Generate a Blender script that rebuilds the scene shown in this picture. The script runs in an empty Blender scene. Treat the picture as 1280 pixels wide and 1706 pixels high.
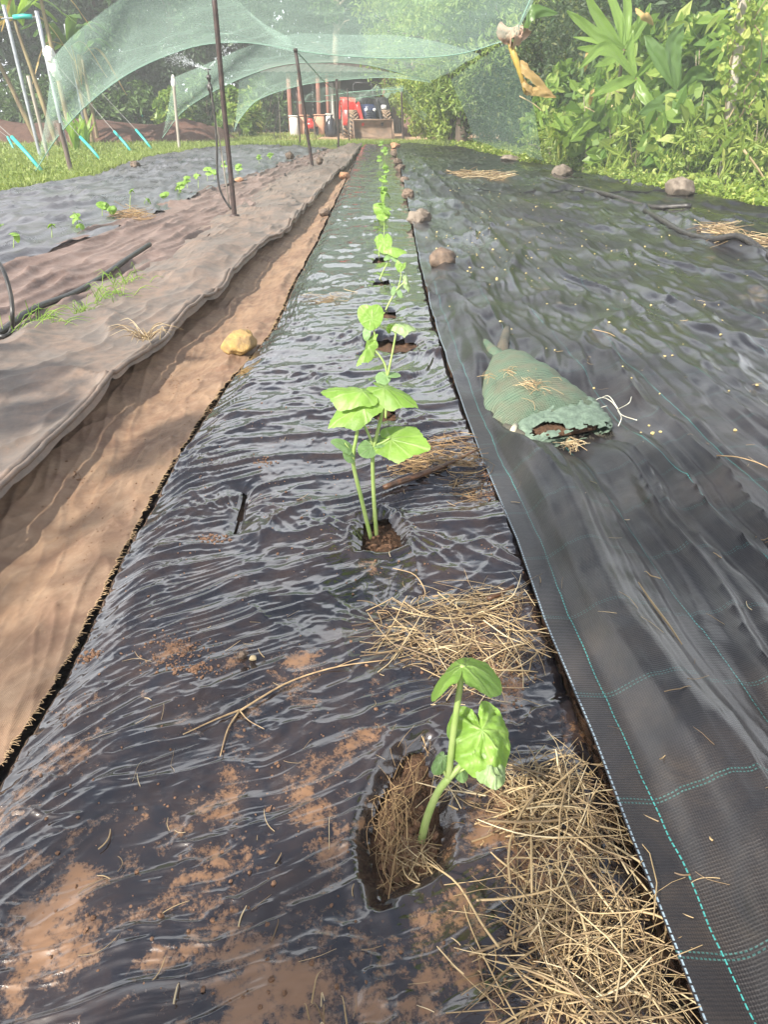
import bpy, math, random
import numpy as np
from mathutils import Vector, Matrix

rnd = random.Random(7)
SC = bpy.context.scene
COL = SC.collection
R = math.radians

# ------------------------------------------------------------------ camera model
FPX, CXP, CYP, CH = 1180.0, 640.0, 853.0, 1.25
PITCH = R(29.6)
cp, sp = math.cos(PITCH), math.sin(PITCH)

def ray(px, py):
    a = (px - CXP) / FPX; b = (CYP - py) / FPX
    return Vector((a, cp + b * sp, -sp + b * cp))

def G(px, py, z=0.0):            # point of a picture ray at height z
    d = ray(px, py); t = (z - CH) / d.z
    return Vector((d.x * t, d.y * t, z))

def P(px, py, Y):                # point of a picture ray at distance Y
    d = ray(px, py); t = Y / d.y
    return Vector((d.x * t, Y, CH + d.z * t))

def pxm(p):                      # picture pixels per metre at world point p
    return FPX / (p[1] * cp + (CH - p[2]) * sp)

# ------------------------------------------------------------------ noise
def _hash(ix, iy, seed):
    h = (ix.astype(np.int64) * 374761393 + iy.astype(np.int64) * 668265263 + seed * 1442695041) & 0xFFFFFFFF
    h = ((h ^ (h >> 13)) * 1274126177) & 0xFFFFFFFF
    return (h ^ (h >> 16)) & 0xFFFF

def noise(x, y, seed=0):         # gradient noise about -1..1
    x = np.asarray(x, float); y = np.asarray(y, float)
    x0 = np.floor(x); y0 = np.floor(y); fx = x - x0; fy = y - y0
    u = fx * fx * fx * (fx * (fx * 6 - 15) + 10); v = fy * fy * fy * (fy * (fy * 6 - 15) + 10)
    def g(ox, oy):
        a = _hash(x0 + ox, y0 + oy, seed) / 65536.0 * 2 * math.pi
        return np.cos(a) * (fx - ox) + np.sin(a) * (fy - oy)
    n0 = g(0, 0) * (1 - u) + g(1, 0) * u
    n1 = g(0, 1) * (1 - u) + g(1, 1) * u
    return (n0 * (1 - v) + n1 * v) * 1.5

def fbm(x, y, seed=0, o=3):
    s = 0; a = 1.0; f = 1.0
    for k in range(o):
        s = s + a * noise(x * f, y * f, seed + 17 * k); a *= .5; f *= 2.03
    return s

def ridge(x, y, seed=0):
    return 1 - np.abs(noise(x, y, seed)) * 1.6

def sst(a, b, x):
    t = np.clip((x - a) / (b - a), 0, 1)
    return t * t * (3 - 2 * t)

# ------------------------------------------------------------------ mesh helpers
def link(name, me, mat=None, parent=None):
    o = bpy.data.objects.new(name, me)
    COL.objects.link(o)
    if mat:
        for m in (mat if isinstance(mat, (list, tuple)) else [mat]):
            me.materials.append(m)
    if parent: o.parent = parent
    return o

def tag(o, label=None, cat=None, group=None, kind=None):
    if label: o['label'] = label
    if cat: o['category'] = cat
    if group: o['group'] = group
    if kind: o['kind'] = kind
    return o

def empty(name, loc=(0, 0, 0), label=None, cat=None, group=None):
    o = bpy.data.objects.new(name, None); COL.objects.link(o)
    o.location = loc; o.empty_display_size = .1
    tag(o, label, cat, group)
    return o

def rel(o):                      # world-space mesh under a located parent
    o.location = -o.parent.location
    return o

def arr_mesh(name, V, Fc, smooth=True):
    V = np.asarray(V, np.float32); Fc = np.asarray(Fc, np.int32)
    me = bpy.data.meshes.new(name)
    me.vertices.add(len(V)); me.vertices.foreach_set('co', V.ravel())
    n = Fc.shape[1]
    me.loops.add(Fc.size); me.loops.foreach_set('vertex_index', Fc.ravel())
    me.polygons.add(len(Fc))
    me.polygons.foreach_set('loop_start', np.arange(0, Fc.size, n, dtype=np.int32))
    me.polygons.foreach_set('loop_total', np.full(len(Fc), n, np.int32))
    me.polygons.foreach_set('use_smooth', np.full(len(Fc), smooth, bool))
    me.update(calc_edges=True); me.validate()
    return me

class MB:
    def __init__(s): s.v = []; s.f = []
    def add(s, V, Fc):
        o = len(s.v); s.v += [tuple(p) for p in V]; s.f += [tuple(i + o for i in q) for q in Fc]
        return s
    def tube(s, pts, r, n=8, cap=True, jit=0):
        pts = [Vector(p) for p in pts]; m = len(pts)
        rr = [r] * m if not isinstance(r, (list, tuple)) else list(r)
        if len(rr) != m:
            rr = list(np.interp(np.linspace(0, 1, m), np.linspace(0, 1, len(rr)), rr))
        V = []; prev = None
        for i, p in enumerate(pts):
            d = (pts[min(i + 1, m - 1)] - pts[max(i - 1, 0)])
            d = d.normalized() if d.length > 1e-9 else Vector((0, 0, 1))
            if prev is None:
                a = Vector((0, 0, 1)) if abs(d.z) < .9 else Vector((1, 0, 0))
                u = d.cross(a).normalized()
            else:
                u = (prev - d * prev.dot(d)); u = u.normalized() if u.length > 1e-6 else d.orthogonal().normalized()
            prev = u; w = d.cross(u)
            for k in range(n):
                t = 2 * math.pi * k / n
                q = rr[i] * (1 + (rnd.uniform(-jit, jit) if jit else 0))
                V.append(p + (u * math.cos(t) + w * math.sin(t)) * q)
        Fc = [(i * n + k, i * n + (k + 1) % n, (i + 1) * n + (k + 1) % n, (i + 1) * n + k) for i in range(m - 1) for k in range(n)]
        if cap:
            Fc.append(tuple(range(n - 1, -1, -1))); Fc.append(tuple((m - 1) * n + k for k in range(n)))
        return s.add(V, Fc)
    def box(s, c, h, M=None, bev=.0):
        c = Vector(c); hx, hy, hz = h
        b = min(bev, hx * .9, hy * .9, hz * .9)
        if b <= 0:
            V = [Vector((x, y, z)) for x in (-hx, hx) for y in (-hy, hy) for z in (-hz, hz)]
            Fc = [(0, 1, 3, 2), (4, 6, 7, 5), (0, 4, 5, 1), (2, 3, 7, 6), (0, 2, 6, 4), (1, 5, 7, 3)]
        else:
            V = []; idx = {}
            for x in (-1, 1):
                for y in (-1, 1):
                    for z in (-1, 1):
                        for a in range(3):
                            q = [x * (hx - b), y * (hy - b), z * (hz - b)]
                            q[a] += b * (x, y, z)[a]
                            idx[(x, y, z, a)] = len(V); V.append(Vector(q))
            Fc = []
            for a in range(3):
                o = [i for i in range(3) if i != a]
                for sg in (-1, 1):
                    q = []
                    for (p1, p2) in ((-1, -1), (1, -1), (1, 1), (-1, 1)):
                        k = [0, 0, 0]; k[a] = sg; k[o[0]] = p1; k[o[1]] = p2; q.append(idx[(*k, a)])
                    Fc.append(tuple(q))
                for p1 in (-1, 1):
                    for p2 in (-1, 1):
                        k0 = [0, 0, 0]; k0[o[0]] = p1; k0[o[1]] = p2; k0[a] = -1
                        k1 = list(k0); k1[a] = 1
                        Fc.append((idx[(*k0, o[0])], idx[(*k1, o[0])], idx[(*k1, o[1])], idx[(*k0, o[1])]))
            for x in (-1, 1):
                for y in (-1, 1):
                    for z in (-1, 1):
                        Fc.append((idx[(x, y, z, 0)], idx[(x, y, z, 1)], idx[(x, y, z, 2)]))
        if M is not None: V = [M @ v for v in V]
        return s.add([v + c for v in V], Fc)
    def disc_ring(s, c, ax, prof, n=28):     # lathe: prof = [(radius, offset along ax)]
        c = Vector(c); ax = Vector(ax).normalized(); u = ax.orthogonal().normalized(); w = ax.cross(u)
        V = []
        for (r, h) in prof:
            for k in range(n):
                t = 2 * math.pi * k / n
                V.append(c + ax * h + (u * math.cos(t) + w * math.sin(t)) * r)
        m = len(prof)
        Fc = [(i * n + k, i * n + (k + 1) % n, (i + 1) * n + (k + 1) % n, (i + 1) * n + k) for i in range(m - 1) for k in range(n)]
        return s.add(V, Fc)
    def mesh(s, name, smooth=True):
        me = bpy.data.meshes.new(name); me.from_pydata(s.v, [], s.f); me.update()
        if smooth: me.polygons.foreach_set('use_smooth', [True] * len(me.polygons))
        # consistent normals
        import bmesh
        bm = bmesh.new(); bm.from_mesh(me); bmesh.ops.recalc_face_normals(bm, faces=bm.faces); bm.to_mesh(me); bm.free()
        return me
    def build(s, name, mat, parent=None, smooth=True):
        return link(name, s.mesh(name, smooth), mat, parent)

def spline(pts, n):
    pts = [Vector(p) for p in pts]
    if len(pts) == 2: return [pts[0].lerp(pts[1], i / (n - 1)) for i in range(n)]
    q = [pts[0] * 2 - pts[1]] + pts + [pts[-1] * 2 - pts[-2]]
    out = []
    for i in range(n):
        t = i / (n - 1) * (len(pts) - 1); k = min(int(t), len(pts) - 2); t -= k
        a, b, c, d = q[k:k + 4]
        out.append(.5 * ((2 * b) + (c - a) * t + (2 * a - 5 * b + 4 * c - d) * t * t + (3 * b - a - 3 * c + d) * t ** 3))
    return out

# ------------------------------------------------------------------ materials
class NT:
    def __init__(s, name):
        s.m = bpy.data.materials.new(name); s.m.use_nodes = True
        s.t = s.m.node_tree; s.t.nodes.clear()
        s.out = s.n('ShaderNodeOutputMaterial')
    def n(s, typ, **kw):
        nd = s.t.nodes.new(typ)
        for k, v in kw.items():
            if k.startswith('i_'):
                key = k[2:]; key = int(key) if key.isdigit() else key.replace('_', ' ')
                s.set(nd.inputs[key], v)
            else: setattr(nd, k, v)
        return nd
    def set(s, inp, v):
        if hasattr(v, 'node') or isinstance(v, bpy.types.NodeSocket): s.t.links.new(v, inp)
        elif isinstance(v, bpy.types.Node): s.t.links.new(v.outputs[0], inp)
        else:
            if isinstance(v, (tuple, list)) and len(v) == 3 and inp.type == 'RGBA': v = (*v, 1)
            inp.default_value = v
    def noise(s, vec, scale, detail=4, rough=.55, dist=0):
        nd = s.n('ShaderNodeTexNoise', i_Scale=scale, i_Detail=detail, i_Roughness=rough, i_Distortion=dist)
        if vec is not None: s.set(nd.inputs['Vector'], vec)
        return nd.outputs[0]
    def ramp(s, f, stops, interp='LINEAR'):
        nd = s.n('ShaderNodeValToRGB'); cr = nd.color_ramp; cr.interpolation = interp
        while len(cr.elements) < len(stops): cr.elements.new(.5)
        for e, (p, c) in zip(cr.elements, stops):
            e.position = p; e.color = (*c, 1) if isinstance(c, (tuple, list)) else (c, c, c, 1)
        s.set(nd.inputs[0], f); return nd.outputs[0]
    def mixc(s, f, a, b, bt='MIX'):
        nd = s.n('ShaderNodeMix', data_type='RGBA', blend_type=bt)
        s.set(nd.inputs[0], f); s.set(nd.inputs[6], a); s.set(nd.inputs[7], b); return nd.outputs[2]
    def mixf(s, f, a, b):
        nd = s.n('ShaderNodeMix', data_type='FLOAT')
        s.set(nd.inputs[0], f); s.set(nd.inputs[2], a); s.set(nd.inputs[3], b); return nd.outputs[0]
    def math(s, op, a, b=0.0, c=0.0):
        nd = s.n('ShaderNodeMath', operation=op)
        s.set(nd.inputs[0], a); s.set(nd.inputs[1], b); s.set(nd.inputs[2], c); return nd.outputs[0]
    def vscale(s, vec, sc):
        nd = s.n('ShaderNodeVectorMath', operation='MULTIPLY'); s.set(nd.inputs[0], vec); nd.inputs[1].default_value = sc; return nd.outputs[0]
    def attr(s, name): return s.n('ShaderNodeAttribute', attribute_name=name).outputs['Fac']
    def obj(s): return s.n('ShaderNodeTexCoord').outputs['Object']
    def uv(s): return s.n('ShaderNodeTexCoord').outputs['UV']
    def sep(s, v): return s.n('ShaderNodeSeparateXYZ', i_0=v).outputs
    def bump(s, h, strength=.3, dist=.01, nrm=None):
        nd = s.n('ShaderNodeBump', i_Strength=strength, i_Distance=dist, i_Height=h)
        if nrm is not None: s.set(nd.inputs['Normal'], nrm)
        return nd.outputs[0]
    def pr(s, **kw):
        nd = s.n('ShaderNodeBsdfPrincipled')
        for k, v in kw.items(): s.set(nd.inputs[k.replace('_', ' ')], v)
        return nd.outputs[0]
    def done(s, sh): s.t.links.new(sh, s.out.inputs[0]); return s.m

def simple(name, c1, c2=None, scale=8, rough=.6, bump=.0, bscale=40, metal=0, spec=.5, stretch=(1, 1, 1), thr=(.35, .65)):
    t = NT(name); o = t.vscale(t.obj(), stretch)
    f = t.ramp(t.noise(o, scale, 5), [(thr[0], 0), (thr[1], 1)])
    col = t.mixc(f, c1, c2 or tuple(x * .6 for x in c1))
    kw = dict(Base_Color=col, Roughness=rough, Metallic=metal, Specular_IOR_Level=spec)
    if bump: kw['Normal'] = t.bump(t.noise(o, bscale, 4), bump, .01)
    return t.done(t.pr(**kw))

def leafmat(name, c1, c2, rough=.45, trans=.35, tcol=None, c3=None, spec=.35):
    t = NT(name)
    r = t.n('ShaderNodeNewGeometry').outputs['Random Per Island']
    st = [(0, c1), (.75, c2)] + ([(1.0, c3)] if c3 else [(1.0, c2)])
    col = t.ramp(r, st)
    a = t.pr(Base_Color=col, Roughness=rough, Specular_IOR_Level=spec)
    tc = t.mixc(.5, col, tcol) if tcol else col
    b = t.n('ShaderNodeBsdfTranslucent', i_Color=t.mixc(1.0, tc, (1.5, 1.5, .9), 'MULTIPLY')).outputs[0]
    mx = t.n('ShaderNodeMixShader', i_0=trans); t.set(mx.inputs[1], a); t.set(mx.inputs[2], b)
    return t.done(mx.outputs[0])
# ================================================================== SHEETS ON THE FIELD
def poly_x(pts, z):
    """border line given along its run on the ground -> function X(Y)"""
    W = sorted([tuple(G(px, py, z))[:2] for px, py in pts], key=lambda q: q[1])
    ys = np.array([w[1] for w in W]); xs = np.array([w[0] for w in W])
    def f(Y):
        Y = np.asarray(Y, float)
        x = np.interp(Y, ys, xs)
        k0 = (xs[1] - xs[0]) / (ys[1] - ys[0])
        x = np.where(Y < ys[0], xs[0] + (Y - ys[0]) * k0 * .8, x)
        return x
    return f

E_L = poly_x([(0, 1290), (100, 1130), (200, 930), (300, 760), (340, 700), (380, 640), (450, 560), (490, 470), (525, 410), (550, 355), (600, 250), (606, 243)], .05)
F_L = poly_x([(1160, 1706), (1050, 1420), (985, 1240), (905, 1040), (860, 900), (800, 755), (745, 610), (718, 520), (700, 440), (690, 390), (672, 300), (660, 245)], .15)
C_R = poly_x([(0, 830), (127, 700), (281, 559), (375, 480), (424, 424), (480, 382), (525, 330), (547, 303), (575, 281), (597, 250), (602, 243)], .10)
C_L = poly_x([(0, 560), (100, 515), (240, 445), (400, 350), (470, 300), (545, 258), (575, 243)], .06)
A_R = poly_x([(0, 440), (130, 400), (230, 365), (320, 325), (400, 300), (470, 272), (545, 247)], .05)
A_L = poly_x([(0, 322), (150, 298), (190, 280), (240, 265), (320, 250), (400, 244)], .05)
F_R = poly_x([(1280, 353), (1210, 340), (1159, 324), (1112, 324), (1022, 305), (956, 287), (909, 277), (831, 262), (780, 250), (745, 243)], .05)

def yrows(py0, py1, step, maxstep, yback=-1.2):
    ys = []
    py = py1
    while py <= py0:
        ys.append(G(640, py, .08).y); py += step
    ys = ys[::-1]
    out = list(np.arange(yback, ys[0] - .02, .06)) + [ys[0]]
    for y in ys[1:]:
        d = y - out[-1]; k = max(1, math.ceil(d / maxstep))
        for i in range(k): out.append(out[-1] + d / k)
    return np.array(out)

def zE_base(X, Y):
    s = X - E_L(Y)
    return .030 + .100 * sst(-.004, .05, s) * .62 + .038 * sst(.03, .16, s) + .008 * noise(X * 1.3, Y * .9, 3) + .01 * noise(X * 3, Y * 2.2, 5)

class Hole:
    def __init__(s, pts, z=.13):
        s.p = [tuple(G(x, y, z))[:2] for x, y in pts]
        s.c = (sum(p[0] for p in s.p) / len(s.p), sum(p[1] for p in s.p) / len(s.p))
    def sd(s, X, Y):              # signed distance: negative inside
        d = np.full(X.shape, 1e9); ins = np.zeros(X.shape, bool)
        n = len(s.p)
        for i in range(n):
            ax, ay = s.p[i]; bx, by = s.p[(i + 1) % n]
            ex, ey = bx - ax, by - ay
            t = np.clip(((X - ax) * ex + (Y - ay) * ey) / (ex * ex + ey * ey), 0, 1)
            d = np.minimum(d, np.hypot(X - ax - t * ex, Y - ay - t * ey))
            cr = ((ay > Y) != (by > Y)) & (X < (bx - ax) * (Y - ay) / (by - ay + 1e-12) + ax)
            ins ^= cr
        return np.where(ins, -d, d)

HOLES = [Hole([(612, 1400), (624, 1345), (650, 1285), (676, 1245), (706, 1238), (724, 1300), (741, 1375), (726, 1432), (690, 1456), (654, 1474), (636, 1494), (622, 1452)]),
         Hole([(600, 915), (606, 868), (640, 858), (668, 890), (672, 908), (640, 918)]),
         Hole([(386, 880), (396, 845), (404, 815), (412, 818), (404, 850), (392, 880)]),
         Hole([(606, 570), (640, 566), (690, 568), (700, 577), (660, 584), (625, 584)]),
         Hole([(618, 690), (628, 677), (658, 684), (660, 698), (635, 702)]),
         Hole([(625, 528), (630, 516), (660, 518), (660, 528)]),
         Hole([(618, 476), (626, 466), (650, 468), (648, 477)]),
         Hole([(618, 438), (626, 428), (650, 430), (648, 438)])]

def zE(X, Y, fine=True):
    z = zE_base(X, Y)
    s = X - E_L(Y)
    if fine:
        # long pulled wrinkles running across the bed, curving up from its left shoulder
        q = X - .0
        Yt = Y - .34 * q - .12 * np.sin(Y * 1.9 + q * 2) * q + .03 * fbm(X * 3.0, Y * 3.0, 11, 2)
        near = 1 - sst(1.0, 1.7, Y)
        far = sst(1.3, 2.2, Y)
        lam = 1 + .7 * sst(2.4, 6, Y)
        wq = noise(X * 2.3, Y * 3, 26)
        w1 = ridge(X * 1.3, Yt * 14 / lam + .5 * wq, 21) ** 3
        w2 = ridge(X * 1.7 + 7, Yt * 27 / lam + .9 * wq, 22) ** 3
        w3 = noise(X * 1.6, Yt * 7, 23)
        msk = .10 + .90 * sst(-.12, .42, noise(X * 2.1, Y * 1.7, 24) + .12)
        cw = .35 * noise(X * 4, Y * 4, 37)
        cm_ = sst(-.25, .35, noise(X * 1.9 + 5, Y * 1.6, 36))
        cr1 = ridge(X * 3.6 + Y * 1.4 + cw, Y * 4.8 - X * 2.6 + cw, 38) ** 5
        cr2 = ridge(X * 6.5 - Y * 2.0 + cw, Y * 8.5 + X * 3.5, 39) ** 5
        cr3 = ridge(X * 12 + Y * 3, Y * 14 - X * 6 + cw, 44) ** 4
        z = z + cm_ * (.0075 * cr1 + .0028 * cr2 + .0012 * cr3) * (1 - sst(5, 9, Y)) * (.75 - .45 * near)
        w4 = ridge(X * 2.4 + 3, Yt * 46 / lam + w3, 27) ** 2
        z = z + msk * (1 - .40 * near) * (.0115 * w1 * (.45 + .55 * far) + .0056 * w2 * (.5 + .5 * far) + .0022 * w4 * (1 - sst(3.5, 6, Y))) + .0035 * w3
        z = z + .012 * far * ridge(X * .9 + 2, Yt * 4.2, 28) ** 5
        # crumples of the slack near part
        a = fbm(X * 7 + .8 * noise(X * 4, Y * 4, 8), Yt * 13, 31, 3)
        z = z + (.25 + .35 * near) * .0048 * a + .0050 * near * ridge(X * 3.0 + .4 * a, Yt * 9, 33) ** 4 + .0018 * ridge(X * 6, Yt * 21 + a, 34) ** 2
        # fan of pleats round the planting holes and the slit
        for hx, hy, amp, rad in ((HOLES[1].c[0], HOLES[1].c[1], .010, .34), (HOLES[3].c[0] + .04, HOLES[3].c[1], .012, .5), (HOLES[2].c[0], HOLES[2].c[1], .008, .3), (.52, 1.62, .011, .4), (.03, 1.42, .007, .28), (HOLES[4].c[0], HOLES[4].c[1], .008, .3)):
            dx = X - hx; dy = (Y - hy) * 1.1
            r = np.hypot(dx, dy) + 1e-6; th = np.arctan2(dy, dx)
            pl = ridge(th * 2.6 + 1.3 * np.log(r + .05), r * 1.5, 41) ** 2
            z = z + amp * pl * np.exp(-(r / rad) ** 2) * sst(.02, .1, r)
        # small shoulder pleats at the left side
        z = z + .006 * ridge(X * 2.0, (Y - X * 1.1) * 22, 55) ** 2 * (1 - sst(.1, .34, s)) * sst(.0, .1, s)
    z = z - .05 * sst(-.005, .05, X - F_L(Y))
    for k, h in enumerate(HOLES):
        d = h.sd(X, Y)
        dep = (.028, .02, .02, .025, .02, .015, .015, .015)[k]
        z = z - dep * np.exp(-np.clip(d, 0, 1) / (.022 if k else .03)) + (.012 * np.exp(-((d - .03) / .018) ** 2) if k < 2 else 0)
    return z

BAGC = G(912, 688, .125)
def zF(X, Y):
    s = X - F_L(Y)
    b = .155 - .10 * sst(.1, 2.2, s)
    b = np.maximum(b, 0.05) + .012 * noise(X * .9, Y * .7, 61)
    b = b + .015 * (1 - sst(1.0, 2.5, Y))
    # long soft folds along the run
    m = X + .10 * noise(X * .6, Y * .8, 62) + .04 * noise(X * 2, Y * 1.8, 63) - .05 * Y * (1 - sst(2, 3, Y))
    near = 1 - sst(2.6, 4.5, Y)
    fold = np.abs(noise(m * 4.6, Y * .22, 64)); fold = 1 - np.sqrt(fold + .003) * 1.2
    f2 = ridge(m * 9.5, Y * .5, 65) ** 2
    fl = sst(.06, .14, s)
    b = b + fl * (.060 * (near * .8 + .2) * fold + .018 * f2 * (near * .7 + .3) + .009 * near * ridge(m * 17, Y * .9, 73) ** 2)
    b = b + .034 * np.exp(-((s - .17 - .04 * noise(Y * .9, Y * 0, 66)) / .06) ** 2) * (1 - sst(5, 8, Y))
    # random crumples farther on
    farm = sst(2.2, 4, Y)
    b = b + farm * (.040 * ridge(X * 1.5 + .5 * noise(X, Y, 67), Y * .45, 68) ** 4 + .022 * ridge(X * 3.3 - .3 * Y + .4 * noise(X * 2, Y * 2, 74), Y * .8, 69) ** 4 + .008 * ridge(X * 6 + Y, Y * 2 - X, 75) ** 4 + .006 * fbm(X * 6, Y * 4, 70, 2))
    b = b + .004 * fbm(X * 5, Y * 5, 71, 2) * fl
    bd = np.exp(-(((X - BAGC.x) / .40) ** 2 + ((Y - BAGC.y) / .46) ** 2) ** 3) * sst(.04, .16, s)
    b = b * (1 - bd) + (.112 + .4 * (b - .112)) * bd - .02 * bd
    # rope-like folds of the right-hand edge
    for (x0, y0, x1, y1, a) in FOLDS:
        L = math.hypot(x1 - x0, y1 - y0); t = ((X - x0) * (x1 - x0) + (Y - y0) * (y1 - y0)) / (L * L)
        tt = np.clip(t, 0, 1)
        d = np.hypot(X - x0 - tt * (x1 - x0), Y - y0 - tt * (y1 - y0)) + .05 * noise(t * 9, t * 0 + a * 100, 72)
        b = b + a * np.exp(-(d / .07) ** 2)
    return b
def gline(a, b, amp):
    p = G(*a, .07); q = G(*b, .07); return (p.x, p.y, q.x, q.y, amp)
FOLDS = [gline((900, 300), (1075, 350), .05), gline((1075, 350), (1275, 432), .055), gline((960, 290), (1120, 320), .06), gline((1175, 345), (1290, 365), .05), gline((830, 285), (960, 330), .035),
         gline((760, 470), (830, 580), .03), gline((690, 300), (790, 420), .04), gline((720, 300), (860, 460), .03), gline((700, 270), (760, 360), .04)]

def zD(X, Y):
    s = (X - C_R(Y)) / np.maximum(E_L(Y) - C_R(Y), .05)
    b = .055 - .05 * np.exp(-((s - .38) / .3) ** 2) + .006 * sst(.6, 1, s)
    b = b + .008 * noise(X * 3, Y * 1.6, 81) + .008 * ridge((X - .25 * Y) * 6 + .3 * noise(X * 4, Y * 4, 86), Y * 1.1, 82) ** 4 + .006 * ridge((X + .2 * Y) * 15, Y * 2.5, 87) ** 3 + .003 * fbm(X * 12, Y * 8, 83, 2)
    b = b + .02 * np.exp(-((s - .82 - .05 * noise(Y * 2, Y * 0, 85)) / .06) ** 2) * (noise(Y * 1.1, Y * 0, 84) > 0) * sst(2.2, 3, Y)
    return b

def zC(X, Y):
    w = np.maximum(C_R(Y) - C_L(Y), .05); s = (X - C_L(Y)) / w; e = C_R(Y) - X
    b = .05 + .065 * sst(-.1, .4, s) - .01 * sst(.6, 1, s)
    b = b + .045 * noise(X * 1.1 + 3, Y * .8, 91) * sst(.0, .3, s) + .02 * noise(X * 2.7, Y * 1.7, 92)
    q = X + .4 * Y
    wd = .5 * noise(X * 2, Y * 2, 95)
    b = b + .034 * ridge(q * 1.3 + .6 * wd, (Y - X) * .5, 93) ** 6 + .018 * ridge(X * 2.2 + wd, Y * .9 - X * 1.6, 94) ** 6 + .008 * ridge(X * 3.4 - Y * 2 + wd, Y * 2.2 + X * 3, 98) ** 5 + .0025 * ridge(X * 9 + wd, Y * 6, 99) ** 2 + .002 * fbm(X * 9, Y * 7, 96, 2)
    b = b + .030 * np.exp(-(e / .05) ** 2) + .05 * np.exp(-((e - .28) / .16) ** 2) * sst(-.2, .3, noise(Y * .55, Y * 0 + 3, 97)) * sst(2, 4, Y)
    b = b - .05 * sst(.02, -.03, e)
    return b

def zB(X, Y):
    b = .035 + .012 * noise(X * 1.2, Y * .7, 101)
    q = X - .12 * Y
    b = b + .05 * ridge(q * 2.3 + .3 * noise(X, Y, 102), Y * .35, 103) ** 5 + .03 * ridge(q * 5 + .3 * noise(X * 2, Y * 2, 106), Y * .8, 104) ** 4 + .004 * fbm(X * 6, Y * 4, 105, 2)
    return b

def zA(X, Y):
    w = np.maximum(A_R(Y) - A_L(Y), .05); s = (X - A_L(Y)) / w
    b = .03 + .10 * np.sin(np.clip(s, 0, 1) * math.pi) ** .7 + .015 * noise(X, Y * .8, 111)
    q = X - .1 * Y
    b = b + .06 * ridge(q * 1.7 + .4 * noise(X * .8, Y, 112), Y * .5, 113) ** 5 + .03 * ridge(q * 4.5 + .3 * noise(X * 2, Y * 2, 116), Y * 1.3, 114) ** 3 + .006 * fbm(X * 5, Y * 4, 115, 2)
    return b

def sheet(name, ys, xl, xr, nc, zf, mat, pad=(0, 0), jit=None, cut=None, attrs=None, pw=None, parent=None):
    t = np.linspace(0, 1, nc)
    if pw: t = pw(t)
    Y = np.repeat(ys[:, None], nc, 1)
    XL = (xl(ys) - pad[0])[:, None]; XR = (xr(ys) + pad[1])[:, None]
    if jit is not None:
        XR = XR + jit[1](ys)[:, None]; XL = XL + jit[0](ys)[:, None]
    X = XL + (XR - XL) * t[None, :]
    Z = zf(X, Y)
    V = np.stack([X, Y, Z], -1).reshape(-1, 3)
    nr = len(ys); i = np.arange(nr - 1)[:, None] * nc + np.arange(nc - 1)[None, :]
    Fc = np.stack([i, i + 1, i + nc + 1, i + nc], -1).reshape(-1, 4)
    if cut is not None:
        cx = V[Fc].mean(1); keep = ~cut(cx[:, 0], cx[:, 1]); Fc = Fc[keep]
    me = arr_mesh(name, V, Fc)
    uv = me.uv_layers.new(name='UVMap')
    U = (X - xl(ys)[:, None]).ravel(); Vv = Y.ravel()
    li = np.zeros(len(me.loops), np.int32); me.loops.foreach_get('vertex_index', li)
    uv.data.foreach_set('uv', np.stack([U[li], Vv[li]], -1).astype(np.float32).ravel())
    if attrs:
        for k, fn in attrs.items():
            a = me.attributes.new(k, 'FLOAT', 'POINT')
            a.data.foreach_set('value', fn(X, Y, Z).astype(np.float32).ravel())
    return link(name, me, mat, parent)

# ---------------- materials of the sheets
def mat_film():
    t = NT('black mulch film'); o = t.obj()
    mud = t.attr('mud')
    n1 = t.noise(o, 26, 8, .7, .4); n2 = t.noise(o, 120, 5, .7)
    m = t.math('ADD', mud, t.math('MULTIPLY_ADD', n1, 1.5, -.75))
    m = t.math('ADD', m, t.math('MULTIPLY_ADD', n2, .8, -.4))
    mm = t.math('MULTIPLY', t.ramp(m, [(.40, 0), (.50, .35), (.68, 1)]), .92)
    dust = t.math('MULTIPLY', t.ramp(t.noise(o, 9, 7, .7, .6), [(.40, 0), (.70, 1)]), .15)
    fac = t.math('MAXIMUM', mm, dust)
    spots = t.ramp(t.n('ShaderNodeTexVoronoi', i_Vector=o, i_Scale=55.0, feature='F1').outputs['Distance'], [(.10, 1), (.17, 0)])
    fac = t.math('MAXIMUM', fac, t.math('MULTIPLY', spots, t.ramp(t.noise(o, 7, 3), [(.52, 0), (.6, .8)])))
    mc = t.mixc(t.noise(o, 14, 5), (.150, .076, .034), (.24, .135, .070))
    col = t.mixc(fac, (.013, .012, .015), mc)
    rg = t.mixf(mm, t.ramp(t.noise(o, 5, 5, .6), [(.38, .05), (.62, .20)]), .45)
    h = t.math('ADD', t.math('MULTIPLY', t.noise(t.vscale(o, (.35, 1, 1)), 70, 4, .6, .8), 1.0), t.math('MULTIPLY', n2, .25))
    nrm = t.bump(h, .10, .004)
    nrm = t.bump(mm, .25, .002, nrm)
    return t.done(t.pr(Base_Color=col, Roughness=rg, Specular_IOR_Level=.6, Normal=nrm, Coat_Weight=.8, Coat_Roughness=.05, Coat_IOR=1.55))

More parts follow.
